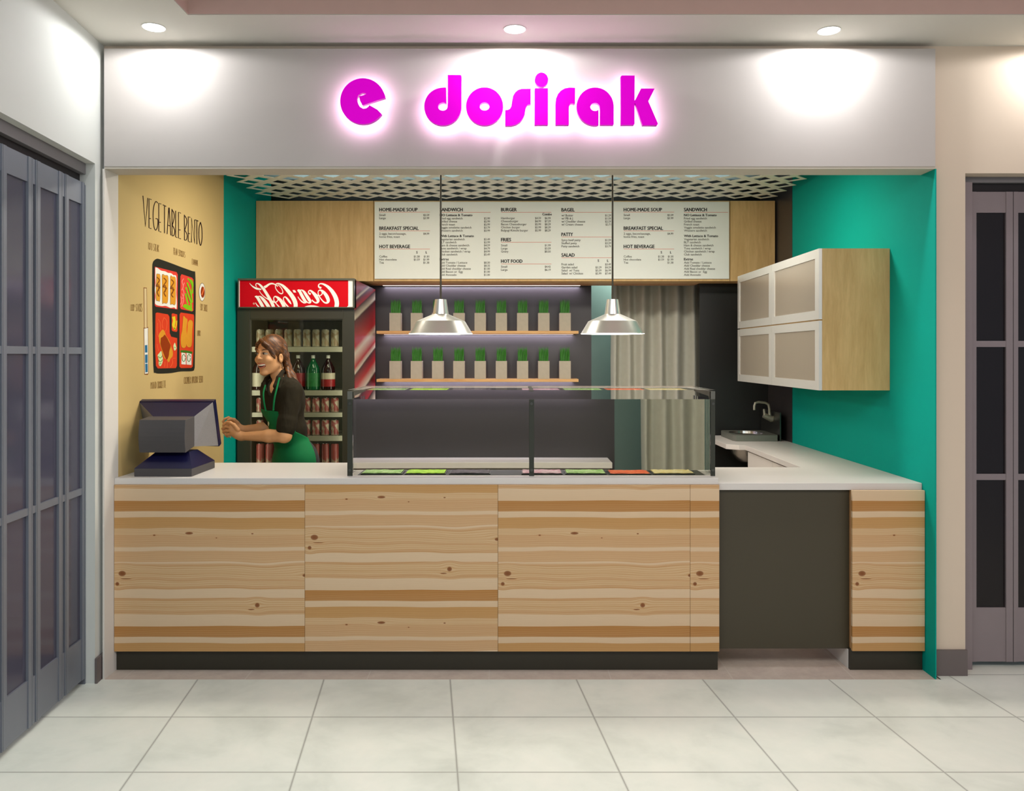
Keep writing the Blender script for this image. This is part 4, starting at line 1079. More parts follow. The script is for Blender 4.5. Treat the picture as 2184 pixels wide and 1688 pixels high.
for p in ([(545, 325), (575, 370), (600, 420), (602, 520)], [(535, 380), (560, 450), (585, 520), (598, 640)], [(520, 440), (540, 520), (570, 590), (590, 690)], [(515, 520), (528, 590), (545, 660)], [(570, 340), (600, 370), (608, 430)]):
    gb += stroke_quads(p, 19)
DB('green_bean', 'm_green', gb + [[(480, 690), (500, 660), (540, 665), (590, 690), (600, 745), (560, 735), (510, 715)]], 3, z3)
gl = []
for p in ([(556, 345), (588, 400), (600, 470)], [(528, 400), (556, 470), (590, 600)], [(518, 470), (545, 570), (575, 640)]): gl += stroke_quads(p, 4)
DB('bean_shadow', 'm_dkgreen', gl, 4, z3)
pk = []
for p in ([(490, 330), (470, 370), (485, 430), (465, 480)], [(500, 380), (480, 450), (495, 520), (475, 590)], [(470, 520), (490, 600), (465, 690)], [(455, 560), (465, 620), (450, 660)]): pk += stroke_quads(p, 9)
DB('bean_sprout', 'm_pinkline', pk, 3, z3)
yb_ = stroke_quads([(350, 820), (362, 870), (352, 930), (380, 985)], 20) + stroke_quads([(372, 815), (378, 880), (368, 940), (378, 980)], 16) + stroke_quads([(402, 870), (395, 930), (380, 985)], 12)
DB('pickle', 'm_yellow', yb_, 3, z3)
DB('croquette', 'm_gold', [[(170, 1060), (195, 1010), (225, 985), (250, 1020), (262, 1060), (300, 1120), (325, 1190), (350, 1270), (345, 1330), (320, 1360), (300, 1405), (270, 1370), (240, 1350), (215, 1280), (195, 1200), (175, 1130)]], 3, z3)
DB('croquette_sauce', 'm_sauce', [[(195, 1095), (225, 1075), (245, 1050), (275, 1090), (300, 1140), (322, 1195), (305, 1260), (298, 1320), (275, 1372), (250, 1340), (230, 1290), (205, 1220), (188, 1150)]], 4, z3)
DB('leaf', 'm_pale', [[(155, 1320), (175, 1290), (200, 1262), (212, 1310), (222, 1370), (212, 1420), (190, 1455), (168, 1430), (172, 1370)], [(358, 1200), (376, 1155), (390, 1195), (396, 1225), (376, 1255), (362, 1235)]], 4, z3)
lf = []
for p in ([(160, 1330), (190, 1350), (215, 1320)], [(165, 1380), (190, 1400), (220, 1370)], [(175, 1430), (200, 1420)], [(368, 1210), (384, 1220)]): lf += stroke_quads(p, 7)
DB('leaf_vein', 'm_dkgreen', lf, 5, z3)
ol = []
for p in ([(165, 850), (190, 900), (195, 990)], [(240, 830), (215, 900), (225, 970)], [(240, 830), (275, 880), (270, 970), (250, 1010)], [(155, 900), (150, 1000), (165, 1080)], [(285, 1380), (280, 1480)], [(250, 1400), (245, 1470)], [(340, 1360), (350, 1410), (320, 1470)], [(350, 1355), (385, 1355)], [(150, 1170), (165, 1260)]): ol += stroke_quads(p, 4)
DB('garnish', 'm_orange', ol, 2, z3)
ia = [[(485, 815), (515, 835), (540, 862), (528, 960), (530, 1100), (515, 1210), (462, 1205), (455, 1080), (478, 960)], [(545, 895), (575, 860), (607, 892), (600, 1000), (590, 1195), (530, 1195), (528, 1080), (540, 980)]]
DB('fried_tofu_outline', 'm_brown', [[((q[0] - 530) * 1.03 + 530, (q[1] - 1010) * 1.015 + 1010) for q in p] for p in ia], 2, z3)
DB('fried_tofu', 'm_gold', ia, 3, z3)
DB('sushi', 'm_rice', [[(462, 1280), (515, 1290), (518, 1435), (462, 1430)], [(528, 1285), (590, 1290), (590, 1440), (528, 1435)]], 3, z3)
sg = stroke_quads([(450, 1265), (520, 1268), (600, 1285)], 30)
for cx_ in (490, 557): sg += stroke_quads([(cx_ + 20 * math.cos(a * .5), 1350 + 45 * math.sin(a * .5)) for a in range(13)], 8)
DB('sushi_wrap', 'm_dkgreen', sg, 4, z3)
DB('bowl_outline', 'm_ink', [ell(729, 502, 41, 118)], 0, z3); DB('sauce_bowl', 'm_rice', [ell(729, 502, 37, 112)], 1, z3); DB('soy_sauce', 'm_sauce', [ell(736, 503, 26, 73)], 2, z3)
DB('sauce_glint', 'm_orange', stroke_quads([(722, 540), (738, 500), (752, 450)], 12), 3, z3)
DB('chopstick_outline', 'm_brown', [[(166, 802), (190, 804), (194, 1112), (170, 1114)], [(166, 1110), (201, 1105), (203, 1465), (196, 1472), (172, 1470)]], 0, z1_)
DB('chopstick', 'm_tan', [[(170, 808), (187, 809), (190, 1110), (173, 1112)]], 1, z1_)
DB('chopstick_sleeve', 'm_rice', [[(170, 1118), (198, 1112), (199, 1462), (175, 1464)]], 1, z1_)
DB('sleeve_print', 'm_blue', [[(175, 1245), (193, 1243), (194, 1300), (176, 1302)], [(176, 1318), (195, 1316), (195, 1380), (177, 1382)], [(177, 1388), (195, 1386), (196, 1450), (179, 1453)]], 2, z1_)
# stroke alphabet: unit box, y down
AL = {
 'A': [[(0, 1), (.45, 0), (.55, 0), (1, 1)], [(.2, .66), (.8, .66)]], 'B': [[(0, 0), (.05, 1)], [(0, .02), (.75, .12), (.85, .3), (.15, .6)], [(.15, .6), (1, .75), (.8, .95), (.05, 1)]],
 'C': [[(1, .1), (.6, 0), (.1, .3), (.05, .7), (.5, 1), (1, .9)]], 'D': [[(0, 0), (0, 1)], [(0, 0), (.8, .2), (1, .5), (.8, .85), (0, 1)]],
 'E': [[(.9, .0), (0, 0), (0, 1), (.9, 1)], [(0, .68), (.75, .66)]], 'F': [[(.9, 0), (0, 0), (0, 1)], [(0, .5), (.7, .48)]],
 'G': [[(1, .02), (.55, 0), (.1, .25), (0, .6), (.2, .9), (.55, 1), (.95, .85), (1, .6), (.5, .6)]], 'H': [[(0, 0), (0, 1)], [(1, 0), (1, 1)], [(0, .5), (1, .5)]],
 'I': [[(.5, 0), (.5, 1)]], 'K': [[(0, 0), (0, 1)], [(1, 0), (.1, .5), (1, 1)]], 'L': [[(0, 0), (0, 1), (.9, 1)]], 'M': [[(0, 1), (.1, 0), (.5, .7), (.9, 0), (1, 1)]],
 'N': [[(0, 1), (0, 0), (1, 1), (1, 0)]], 'O': [[(.5, 0), (.05, .25), (0, .7), (.5, 1), (1, .7), (.95, .25), (.5, 0)]], 'P': [[(0, 1), (0, 0), (.9, .1), (.95, .35), (.1, .5)]],
 'Q': [[(.5, 0), (.05, .25), (0, .7), (.5, 1), (1, .7), (.95, .25), (.5, 0)], [(.6, .8), (1, 1.05)]], 'R': [[(0, 1), (0, 0), (.9, .1), (.9, .35), (.1, .5), (1, 1)]],
 'S': [[(1, .08), (.5, 0), (.05, .2), (.2, .45), (.8, .55), (.95, .8), (.5, 1), (0, .9)]], 'T': [[(0, 0), (1, 0)], [(.5, 0), (.5, 1)]], 'U': [[(0, 0), (0, .8), (.5, 1), (1, .8), (1, 0)]],
 'V': [[(0, 0), (.5, 1), (1, 0)]], 'Y': [[(0, 0), (.5, .5), (1, 0)], [(.5, .5), (.5, 1)]]}
rough = {'O', 'C', 'G', 'S', 'Q', 'B', 'U', 'D'}
def letters(spec, top, bot, wd, mat, name, lay=1):
    mb = MB(); lc = 0
    for ch, x0, x1 in spec:
        for st in AL[ch]:
            P = [(x0 + u * (x1 - x0), top(x0 + u * (x1 - x0)) + v * (bot(x0 + u * (x1 - x0)) - top(x0 + u * (x1 - x0)))) for u, v in st]
            for i, q in enumerate(stroke_quads(P, wd, smooth=ch in rough, n=4)):
                decal(mb, q, lay + .05 * (lc % 14))
            lc += 1
    return mb.build(name, mat, ml, fix=False)
T = [('V', 293, 380), ('E', 402, 450), ('G', 475, 560), ('E', 578, 628), ('T', 650, 712), ('A', 728, 795), ('B', 815, 862), ('L', 882, 915), ('E', 932, 982), ('B', 1038, 1088), ('E', 1108, 1150), ('N', 1166, 1224), ('T', 1236, 1290), ('O', 1302, 1356)]
letters([(c, 270 + a / 8.44, 270 + b / 8.44) for c, a, b in T], lambda x: 400 + (150 + .46 * ((x - 270) * 8.44 - 295)) / 8.44, lambda x: 400 + (705 + .345 * ((x - 270) * 8.44 - 335)) / 8.44, 1.7, 'm_ink', 'mural_title')
def caption(txt, x0, x1, t0, t1, b0, b1):
    n = len(txt); sp = []; w_ = (x1 - x0) / n
    for i, ch in enumerate(txt):
        if ch != ' ': sp.append((ch, x0 + i * w_ + w_ * .12, x0 + (i + 1) * w_ - w_ * .12))
    letters(sp, lambda x: t0 + (t1 - t0) * (x - x0) / (x1 - x0), lambda x: b0 + (b1 - b0) * (x - x0) / (x1 - x0), 0.62, 'm_caption', 'caption')
caption('TOFU STEAK', 315, 339, 517, 523, 532, 538); caption('BEAN SPROUTS', 370, 395, 528, 538, 543, 550); caption('EDAMAME', 409, 423, 552, 556, 564, 568)
caption('CHOP STICKS', 278, 303, 650, 648, 663, 665); caption('SOY SAUCE', 427, 443, 648, 651, 662, 665); caption('INARI', 420, 428, 705, 705, 717, 717)
caption('POTATO CROQUETTE', 321, 354, 816, 812, 830, 827); caption('CUCUMBER AVOCADO SUSHI', 392, 433, 805, 802, 819, 816)
# ================================================================== WOMAN
simple('skin', (198, 146, 100), 0.5, var=0.03, nscale=20, spec=0.3)
def hairmat():
    t = NT('hair'); x, y, z = t.sep(t.coord())
    a = t.math('ADD', t.math('MULTIPLY', x, .67), t.math('MULTIPLY', z, .74)); b = t.math('SUBTRACT', t.math('MULTIPLY', x, .74), t.math('MULTIPLY', z, .67))
    n = t.noise(t.comb(t.math('MULTIPLY', a, 170), t.math('MULTIPLY', b, 9), t.math('MULTIPLY', y, 60)), 1.0, 4, .6)
    c = t.ramp(n, [(.3, (44, 24, 10)), (.5, (78, 46, 20)), (.72, (140, 86, 40))])
    t.bsdf(c, .42, spec=.35, bump=n, bstr=.5, bdist=.002); M['hair'] = t.m
hairmat()
simple('shirt', (34, 29, 17), 0.85, var=0.15, nscale=25, spec=0.15)

def folds(mname, sc, st, dist):
    nt = M[mname].node_tree; b = [n for n in nt.nodes if n.type == 'BSDF_PRINCIPLED'][0]
    tc = nt.nodes.new('ShaderNodeTexCoord'); mp = nt.nodes.new('ShaderNodeMapping'); mp.inputs['Rotation'].default_value = (0, .5, 0); mp.inputs['Scale'].default_value = (sc, sc, sc * .35)
    no = nt.nodes.new('ShaderNodeTexNoise'); no.inputs['Scale'].default_value = 1; no.inputs['Detail'].default_value = 2; no.inputs['Distortion'].default_value = .6
    bu = nt.nodes.new('ShaderNodeBump'); bu.inputs['Strength'].default_value = st; bu.inputs['Distance'].default_value = dist
    nt.links.new(tc.outputs['Object'], mp.inputs[0]); nt.links.new(mp.outputs[0], no.inputs['Vector']); nt.links.new(no.outputs['Fac'], bu.inputs['Height']); nt.links.new(bu.outputs[0], b.inputs['Normal'])
folds('shirt', 16, .4, .03)
simple('apron', (6, 104, 56), 0.75, var=0.12, nscale=14, spec=.2)
simple('trousers', (30, 26, 24), 0.8)
simple('mouth_dark', (60, 16, 12), 0.5)
simple('lip', (176, 96, 74), 0.4)
simple('tooth', (236, 226, 204), 0.3)
simple('eye_white', (190, 178, 160), 0.3)
simple('eye_dark', (28, 18, 12), 0.3)
simple('apron_print', (190, 196, 150), 0.7)

WY = 1.0; KP = (CAMD + WY) / F
def wp(px, py, dy=0.0):
    return np.array(W(px, py, WY + dy))

class Field:
    def __init__(s, lo, hi, h):
        s.lo = np.array(lo, float); s.h = h
        s.n = tuple(int(math.ceil((b - a) / h)) + 1 for a, b in zip(lo, hi))
        s.a = np.full(s.n, 0.05, np.float32)
        s.ax = [lo[i] + h * np.arange(s.n[i]) for i in range(3)]
    def sub(s, lo, hi):
        i0 = [max(0, int((lo[i] - s.lo[i]) / s.h)) for i in range(3)]; i1 = [min(s.n[i], int((hi[i] - s.lo[i]) / s.h) + 2) for i in range(3)]
        sl = tuple(slice(a, b) for a, b in zip(i0, i1))
        g = [s.ax[0][sl[0]][:, None, None], s.ax[1][sl[1]][None, :, None], s.ax[2][sl[2]][None, None, :]]
        return sl, g
    def _comb(s, sl, d, k, op):
        A = s.a[sl]
        if op == 'add':
            if k > 0:
                hh = np.maximum(k - np.abs(A - d), 0) / k; s.a[sl] = np.minimum(A, d) - hh * hh * k * .25
            else: s.a[sl] = np.minimum(A, d)
        else:
            d = -d
            if k > 0:
                hh = np.maximum(k - np.abs(A - d), 0) / k; s.a[sl] = np.maximum(A, d) + hh * hh * k * .25
            else: s.a[sl] = np.maximum(A, d)
    def cap(s, p, q, r0, r1=None, k=0.01, op='add'):
        p = np.array(p, float); q = np.array(q, float); r1 = r0 if r1 is None else r1; R = max(r0, r1) + k + .045
        sl, g = s.sub(np.minimum(p, q) - R, np.maximum(p, q) + R)
        v = q - p; L2 = max(v @ v, 1e-9)
        X = [g[i] - p[i] for i in range(3)]
        t = np.clip((X[0] * v[0] + X[1] * v[1] + X[2] * v[2]) / L2, 0, 1)
        d = np.sqrt((X[0] - t * v[0]) ** 2 + (X[1] - t * v[1]) ** 2 + (X[2] - t * v[2]) ** 2) - (r0 + (r1 - r0) * t)
        s._comb(sl, d.astype(np.float32), k, op); return s
    def chain(s, pts, rs, k=0.01, op='add'):
        for i in range(len(pts) - 1): s.cap(pts[i], pts[i + 1], rs[i], rs[i + 1], k, op)
        return s
    def elli(s, c, r, axes=None, k=0.02, op='add'):
        c = np.array(c, float); r = np.array(r, float); R = max(r) + k + .045
        sl, g = s.sub(c - R, c + R); X = [g[i] - c[i] for i in range(3)]
        A = np.eye(3) if axes is None else np.array(axes)
        Y = [X[0] * A[i][0] + X[1] * A[i][1] + X[2] * A[i][2] for i in range(3)]
        k0 = np.sqrt(sum((Y[i] / r[i]) ** 2 for i in range(3))); k1 = np.sqrt(sum((Y[i] / r[i] ** 2) ** 2 for i in range(3))) + 1e-9
        d = k0 * (k0 - 1) / k1
        s._comb(sl, d.astype(np.float32), k, op); return s
    def half(s, p, nrm):
        """keep the side opposite to nrm"""
        p = np.array(p, float); nrm = np.array(nrm, float); nrm = nrm / np.linalg.norm(nrm)
        g = [s.ax[0][:, None, None], s.ax[1][None, :, None], s.ax[2][None, None, :]]
        d = (g[0] - p[0]) * nrm[0] + (g[1] - p[1]) * nrm[1] + (g[2] - p[2]) * nrm[2]
        s.a = np.maximum(s.a, d.astype(np.float32)); return s
    def copy(s):
        o = Field.__new__(Field); o.lo, o.h, o.n, o.ax = s.lo, s.h, s.n, s.ax; o.a = s.a.copy(); return o
    def mesh(s):
        A = s.a; neg = A < 0
        n = A.shape
        c = np.zeros((n[0] - 1, n[1] - 1, n[2] - 1), np.int8)
        for dx in (0, 1):
            for dy in (0, 1):
                for dz in (0, 1):
                    c += neg[dx:n[0] - 1 + dx, dy:n[1] - 1 + dy, dz:n[2] - 1 + dz]
        cells = np.argwhere((c > 0) & (c < 8))
        idx = np.full(c.shape, -1, np.int64); idx[tuple(cells.T)] = np.arange(len(cells))
        acc = np.zeros((len(cells), 3)); cnt = np.zeros(len(cells))
        corners = [(0, 0, 0), (1, 0, 0), (0, 1, 0), (1, 1, 0), (0, 0, 1), (1, 0, 1), (0, 1, 1), (1, 1, 1)]
        for a in range(8):
            for b in range(a + 1, 8):
                ca, cb = corners[a], corners[b]
                if sum(abs(x - y) for x, y in zip(ca, cb)) != 1: continue
                va = A[tuple((cells + ca).T)]; vb = A[tuple((cells + cb).T)]
                m = (va < 0) != (vb < 0); t = np.where(m, va / np.where(m, va - vb, 1), 0)
                p = np.array(ca) + t[:, None] * (np.array(cb) - np.array(ca)); acc += p * m[:, None]; cnt += m
        V = s.lo + (cells + acc / cnt[:, None]) * s.h
        faces = []
        for ax in range(3):
            o = [0, 0, 0]; o[ax] = 1
            sa = [slice(0, n[i] - o[i]) for i in range(3)]; sb = [slice(o[i], n[i]) for i in range(3)]
            a0 = neg[tuple(sa)]; b0 = neg[tuple(sb)]
            e = np.argwhere(a0 != b0); fl = a0[tuple(e.T)]
            u, v = [(1, 2), (2, 0), (0, 1)][ax]
            ok = (e[:, u] > 0) & (e[:, v] > 0) & (e[:, u] < n[u] - 1) & (e[:, v] < n[v] - 1); e = e[ok]; fl = fl[ok]
            q = []
            for (du, dv) in ((1, 1), (0, 1), (0, 0), (1, 0)):
                f = e.copy(); f[:, u] -= du; f[:, v] -= dv; q.append(idx[tuple(f.T)])
            q = np.stack(q, 1); q[~fl] = q[~fl][:, ::-1]; faces.append(q)
        Fc = np.concatenate(faces); Fc = Fc[(Fc >= 0).all(1)]
        return V, Fc

def field_obj(f, name, mat, parent, smooth=2):
    V, Fc = f.mesh()
    off = np.array(ROOT[parent.name])
    me = bpy.data.meshes.new(name); me.from_pydata((V - off).tolist(), [], Fc.tolist()); me.materials.append(M[mat])
    me.polygons.foreach_set('use_smooth', [True] * len(me.polygons)); me.update()
    o = bpy.data.objects.new(name, me); COL.objects.link(o); o.parent = parent; ROOT[o.name] = tuple(off)
    if smooth:
        sm = o.modifiers.new('smooth', 'SMOOTH'); sm.factor = .5; sm.iterations = smooth
    return o

wm = thing('person', (-1.36, 1.0, 0.0), 'laughing person with brown ponytail in black shirt and green apron, leaning left', 'person')
Fv = np.array([-.76, -.65, 0]); Lv = np.array([.65, -.76, 0]); Uv = np.array([0, 0, 1.0])
AXT = [Fv, Lv, Uv]
neck = wp(595, 812, .0); chest = wp(605, 856, 0); waist = wp(616, 918, 0); pelv = wp(632, 980, 0)
shN = wp(601, 833) + Lv * .150; shF = wp(597, 833) - Lv * .150
elN = wp(607, 930, -.19); wrN = wp(514, 931, -.10); elF = wp(584, 914, .02); wrF = wp(512, 917, .0)
legs = []
for s_ in (1, -1):
    hip = pelv + Lv * .085 * s_ + np.array([0, 0, -.02]); knee = np.array([hip[0] + .01, hip[1] - .02, .50]); ank = np.array([hip[0] + .03, hip[1] + .02, .09])
    legs.append((hip, knee, ank))
# head frame
HC = wp(577, 756, -.01)
hf = np.array([-.44, -.90, -.05]); hf /= np.linalg.norm(hf); hl = np.cross([0, 0, 1.0], hf); hl /= np.linalg.norm(hl); hu = np.cross(hf, hl)
AXH = [hf, hl, hu]; HS = 1.03
def hp(f, l, u): return HC + HS * (hf * f + hl * l + hu * u)

def torso(B, g=0.0):
    B.elli(chest, (.112 + g, .158 + g, .155 + g), AXT, .03)
    B.elli(wp(601, 836), (.085 + g, .165 + g, .062 + g), AXT, .04)
    B.elli(wp(597, 866) + Fv * .022 + Lv * .06, (.052 + g, .056 + g, .056 + g), AXT, .03); B.elli(wp(597, 866) + Fv * .022 - Lv * .06, (.052 + g, .056 + g, .056 + g), AXT, .03)
    B.elli(waist, (.095 + g, .128 + g, .11 + g), AXT, .05)
    B.elli(pelv, (.108 + g, .155 + g, .13 + g), AXT, .05)
def upper_arms(B, g=0.0, cut=1.0):
    for a, b in ((shN, elN), (shF, elF)):
        e = a + (b - a) * cut; B.cap(a, e, .050 + g, .050 + g - .010 * cut, .03)
lo = (-1.88, .62, 0.0); hi = (-1.05, 1.35, 1.83)
B = Field(lo, hi, .003)
torso(B); upper_arms(B)
for hip, knee, ank in legs:
    B.chain([hip, knee, ank], [.085, .056, .040], .03); B.cap(ank + [0, 0, -.03], ank + Fv * .14 + [0, 0, -.055], .036, .028, .02)
# neck + head
B.cap(neck + [0.01, 0, -.02], hp(-.030, 0, -.05), .048, .043, .012)
B.elli(hp(-.015, 0, .030), np.array((.092, .074, .083)) * HS, AXH, .0)
B.elli(hp(.030, 0, -.030), np.array((.062, .060, .083)) * HS, AXH, .02)
for s_ in (1, -1):
    B.cap(hp(-.002, .050 * s_, -.066), hp(.055, .012 * s_, -.108), .018, .015, .025)
    B.elli(hp(.062, .036 * s_, -.030), (.026, .024, .022), AXH, .015)
    B.cap(hp(.080, .014 * s_, .024), hp(.066, .040 * s_, .026), .007, .005, .015)
B.elli(hp(.068, 0, -.108), (.018, .022, .015), AXH, .015)
B.cap(hp(.086, 0, .016), hp(.105, 0, -.018), .007, .0095, .008)
for s_ in (1, -1): B.elli(hp(.096, .011 * s_, -.022), (.010, .008, .007), AXH, .005)
for s_ in (1, -1): B.elli(hp(.095, .032 * s_, .010), (.014, .017, .009), AXH, .006, 'cut')
B.elli(hp(.098, 0.002, -.064), (.030, .029, .0125), AXH, .003, 'cut')
for s_ in (1, -1):
    B.elli(hp(-.006, .075 * s_, -.024), (.017, .010, .029), AXH, .004); B.elli(hp(.0, .086 * s_, -.020), (.010, .009, .018), AXH, .002, 'cut')
# forearms
B.chain([elN, elN + (wrN - elN) * .35, wrN], [.040, .0375, .024], .02)
B.chain([elF, elF + (wrF - elF) * .35, wrF], [.038, .036, .023], .02)
# hands
def hand(wrist, palm, fingers, thumb, k=.002):
    B.cap(wrist, palm[0], .025, .026, .02)
    for a, b, r in palm[1:]: B.cap(a, b, r, r, .012)
    for fg in fingers:
        B.chain(fg, [.0088, .0082, .0076, .0070][:len(fg)], k)
    B.chain(thumb, [.0135, .011, .0092, .008][:len(thumb)], .006)
p = lambda a, b, c=0.0: wp(a + 1.5, b, c)
hand(wrN, [p(503, 926, -.105), (p(504, 920, -.105), p(492, 910, -.108), .014), (p(504, 927, -.105), p(491, 918, -.112), .014), (p(503, 931, -.100), p(493, 926, -.105), .014)],
     [[p(491, 906, -.110), p(482, 902, -.102), p(475, 907, -.090), p(476, 914, -.080)],
      [p(490, 913, -.114), p(480, 910, -.106), p(473, 914.5, -.092), p(476, 920, -.080)],
      [p(491, 920, -.114), p(481, 918.5, -.106), p(475, 922, -.092), p(479, 926, -.080)],
      [p(493, 926.5, -.108), p(485, 926.5, -.102), p(480, 929, -.090), p(484, 932, -.080)]],
     [p(506, 917, -.118), p(498, 907, -.126), p(490, 902, -.122), p(484, 901, -.112)])
hand(wrF, [p(503, 908, -.01), (p(502, 903, -.012), p(491, 898, -.02), .014), (p(502, 908, -.004), p(490, 904, -.012), .014), (p(502, 912, .004), p(491, 910, -.002), .014)],
     [[p(492, 896, -.030), p(486, 891, -.042), p(478, 894, -.050), p(474, 900, -.052)],
      [p(490, 902, -.014), p(483, 900, -.026), p(476, 904, -.034), p(475, 910, -.040)],
      [p(490, 907, -.004), p(482, 907, -.014), p(476, 911, -.022), p(477, 916, -.030)],
      [p(491, 911, .006), p(485, 913, -.002), p(480, 916, -.010), p(481, 920, -.020)]],
     [p(504, 902, -.022), p(498, 896, -.040), p(491, 894, -.055), p(485, 896, -.064)])
field_obj(B, 'body', 'skin', wm, 1)

# clothing ------------------------------------------------------------------
S = Field((-1.6, .62, 1.02), (-1.05, 1.35, 1.60), .004)
torso(S, .011); upper_arms(S, .012, .86)
for a, b in ((shN, elN), (shF, elF)):   # rolled cuffs
    e = a + (b - a) * .80; S.cap(a + (b - a) * .68, e, .060, .058, .008)
S.cap(wp(604, 836), wp(600, 806), .075, .060, .02)
# neckline opening: remove a wedge in front of the neck
S.chain([wp(588, 792, -.05), wp(580, 812, -.09), wp(574, 840, -.12)], [.062, .046, .012], .006, 'cut')
S.elli(wp(596, 792), (.058, .062, .05), AXT, .006, 'cut')
S.half(wp(600, 926), (-.12, 0, -1))
field_obj(S, 'shirt', 'shirt', wm, 1)
Cc = Field((-1.6, .7, 1.35), (-1.2, 1.25, 1.60), .004)
Cc.chain([wp(606, 795, .03), wp(603, 793, -.055), wp(594, 806, -.105), wp(588, 824, -.135), wp(590, 834, -.14)], [.010, .012, .014, .016, .006], .006)
Cc.chain([wp(600, 797, -.06), wp(600, 812, -.11), wp(596, 828, -.138)], [.010, .013, .010], .006)
Cc.chain([wp(606, 795, .03), wp(584, 800, .06), wp(568, 808, .0), wp(562, 820, -.06), wp(568, 834, -.11)], [.010, .010, .012, .014, .007], .006)
field_obj(Cc, 'shirt_collar', 'shirt', wm, 1)
A = Field((-1.66, .62, .50), (-1.1, 1.35, 1.34), .004)
torso(A, .018)
for hip, knee, ank in legs: A.cap(hip, hip + (knee - hip) * .9, .100, .115, .05)
A.cap(pelv + [0.02, 0, -.05], pelv + [0.05, 0, -.40], .135, .165, .05)
A.half(wp(575, 873), (.05, 0, 1)); A.half((0, 0, .56), (0, 0, -1))
# bib is front only; skirt wraps further round
g = [A.ax[0][:, None, None], A.ax[1][None, :, None], A.ax[2][None, None, :]]
ff = (g[0] - waist[0]) * Fv[0] + (g[1] - waist[1]) * Fv[1]; ll = (g[0] - waist[0]) * Lv[0] + (g[1] - waist[1]) * Lv[1]
zw = waist[2] + .0
lim = np.where(g[2] > zw, .02 + np.minimum((g[2] - zw) * .3, .03), .02 - np.clip((zw - g[2]) * 2.2, 0, .10))
A.a = np.maximum(A.a, (lim - ff).astype(np.float32))
A.a = np.maximum(A.a, np.where(g[2] > zw + .02, np.abs(ll) - .125 + (g[2] - zw) * .12, -1).astype(np.float32))
# folds in the skirt
field_obj(A, 'apron', 'apron', wm, 1)
T_ = Field((-1.56, .8, 0.06), (-1.08, 1.25, 1.20), .006)
T_.elli(waist, (.101, .134, .12), AXT, .05)
T_.elli(pelv, (.126, .172, .14), AXT, .04)
for hip, knee, ank in legs: T_.chain([hip, knee, ank], [.098, .068, .055], .03)
T_.half((0, 0, .07), (0, 0, -1)); T_.half((0, 0, 1.15), (0, 0, 1))
field_obj(T_, 'trousers', 'trousers', wm, 1)
for hip, knee, ank in legs:
    Sh = Field(ank - [.2, .2, .0895], ank + [.2, .2, .06], .005)
    Sh.cap(ank + [0, 0, -.04], ank + Fv * .15 + [0, 0, -.052], .048, .038, .02); Sh.half((0, 0, .002), (0, 0, -1))
    field_obj(Sh, 'shoe', 'shirt', wm, 1)
MB().tube(catmull([wp(566, 822, -.09), wp(562, 838, -.125), wp(563, 858, -.145), wp(567, 877, -.14)]), .0055).build('apron_strap', 'apron', wm, smooth=True)
MB().tube(catmull([wp(596, 806, -.125), wp(590, 830, -.16), wp(585, 852, -.178), wp(583, 876, -.172)]), .0058).build('apron_strap', 'apron', wm, smooth=True)


# hair ------------------------------------------------------------------------
Hh = Field((-1.72, .78, 1.36), (-1.2, 1.25, 1.83), .003)
Hh.elli(hp(-.020, 0, .034), np.array((.098, .082, .089)) * HS, AXH, .0)
Hh.elli(hp(-.045, 0, -.01), np.array((.066, .078, .062)) * HS, AXH, .02)
# clear the face, ears
Hh.elli(hp(.108, -.006, -.01), np.array((.082, .078, .098)) * HS, AXH, .006, 'cut')
Hh.elli(hp(.05, 0.0, -.09), np.array((.08, .1, .075)) * HS, AXH, .006, 'cut')
for s_ in (1, -1): Hh.elli(hp(.004, .084 * s_, -.028), (.026, .02, .036), AXH, .003, 'cut')
# swept fringe
for (o1, o2, r) in ((0, 0, .011), (.004, .014, .010), (-.006, -.010, .007), (-.010, -.019, .004)):
    Hh.chain([hp(.058, -.020, .086), hp(.070, .012 + o1, .066 + o2 * .4), hp(.065, .040 + o1, .038 + o2), hp(.051, .058, .012 + o2), hp(.036, .069, -.010 + o2)], [r, r, r * .9, r * .75, r * .4], .005)
Hh.chain([hp(.058, -.020, .086), hp(.062, -.046, .066), hp(.052, -.062, .034), hp(.036, -.070, .0)], [.010, .009, .008, .004], .008)
# ponytail
Hh.chain([hp(-.100, 0, .01), hp(-.128, .0, -.01), wp(612, 782, .05), wp(623, 802, .03), wp(634, 820, .0), wp(642, 838, -.03)], [.026, .026, .027, .022, .014, .005], .015)
Hh.chain([wp(609, 738, .0), wp(611, 760, .0), wp(611, 778, .0)], [.010, .010, .012], .02)
Hh.chain([wp(612, 782, .02), wp(617, 806, -.04), wp(628, 822, -.07)], [.018, .014, .004], .01)
field_obj(Hh, 'hair', 'hair', wm, 1)
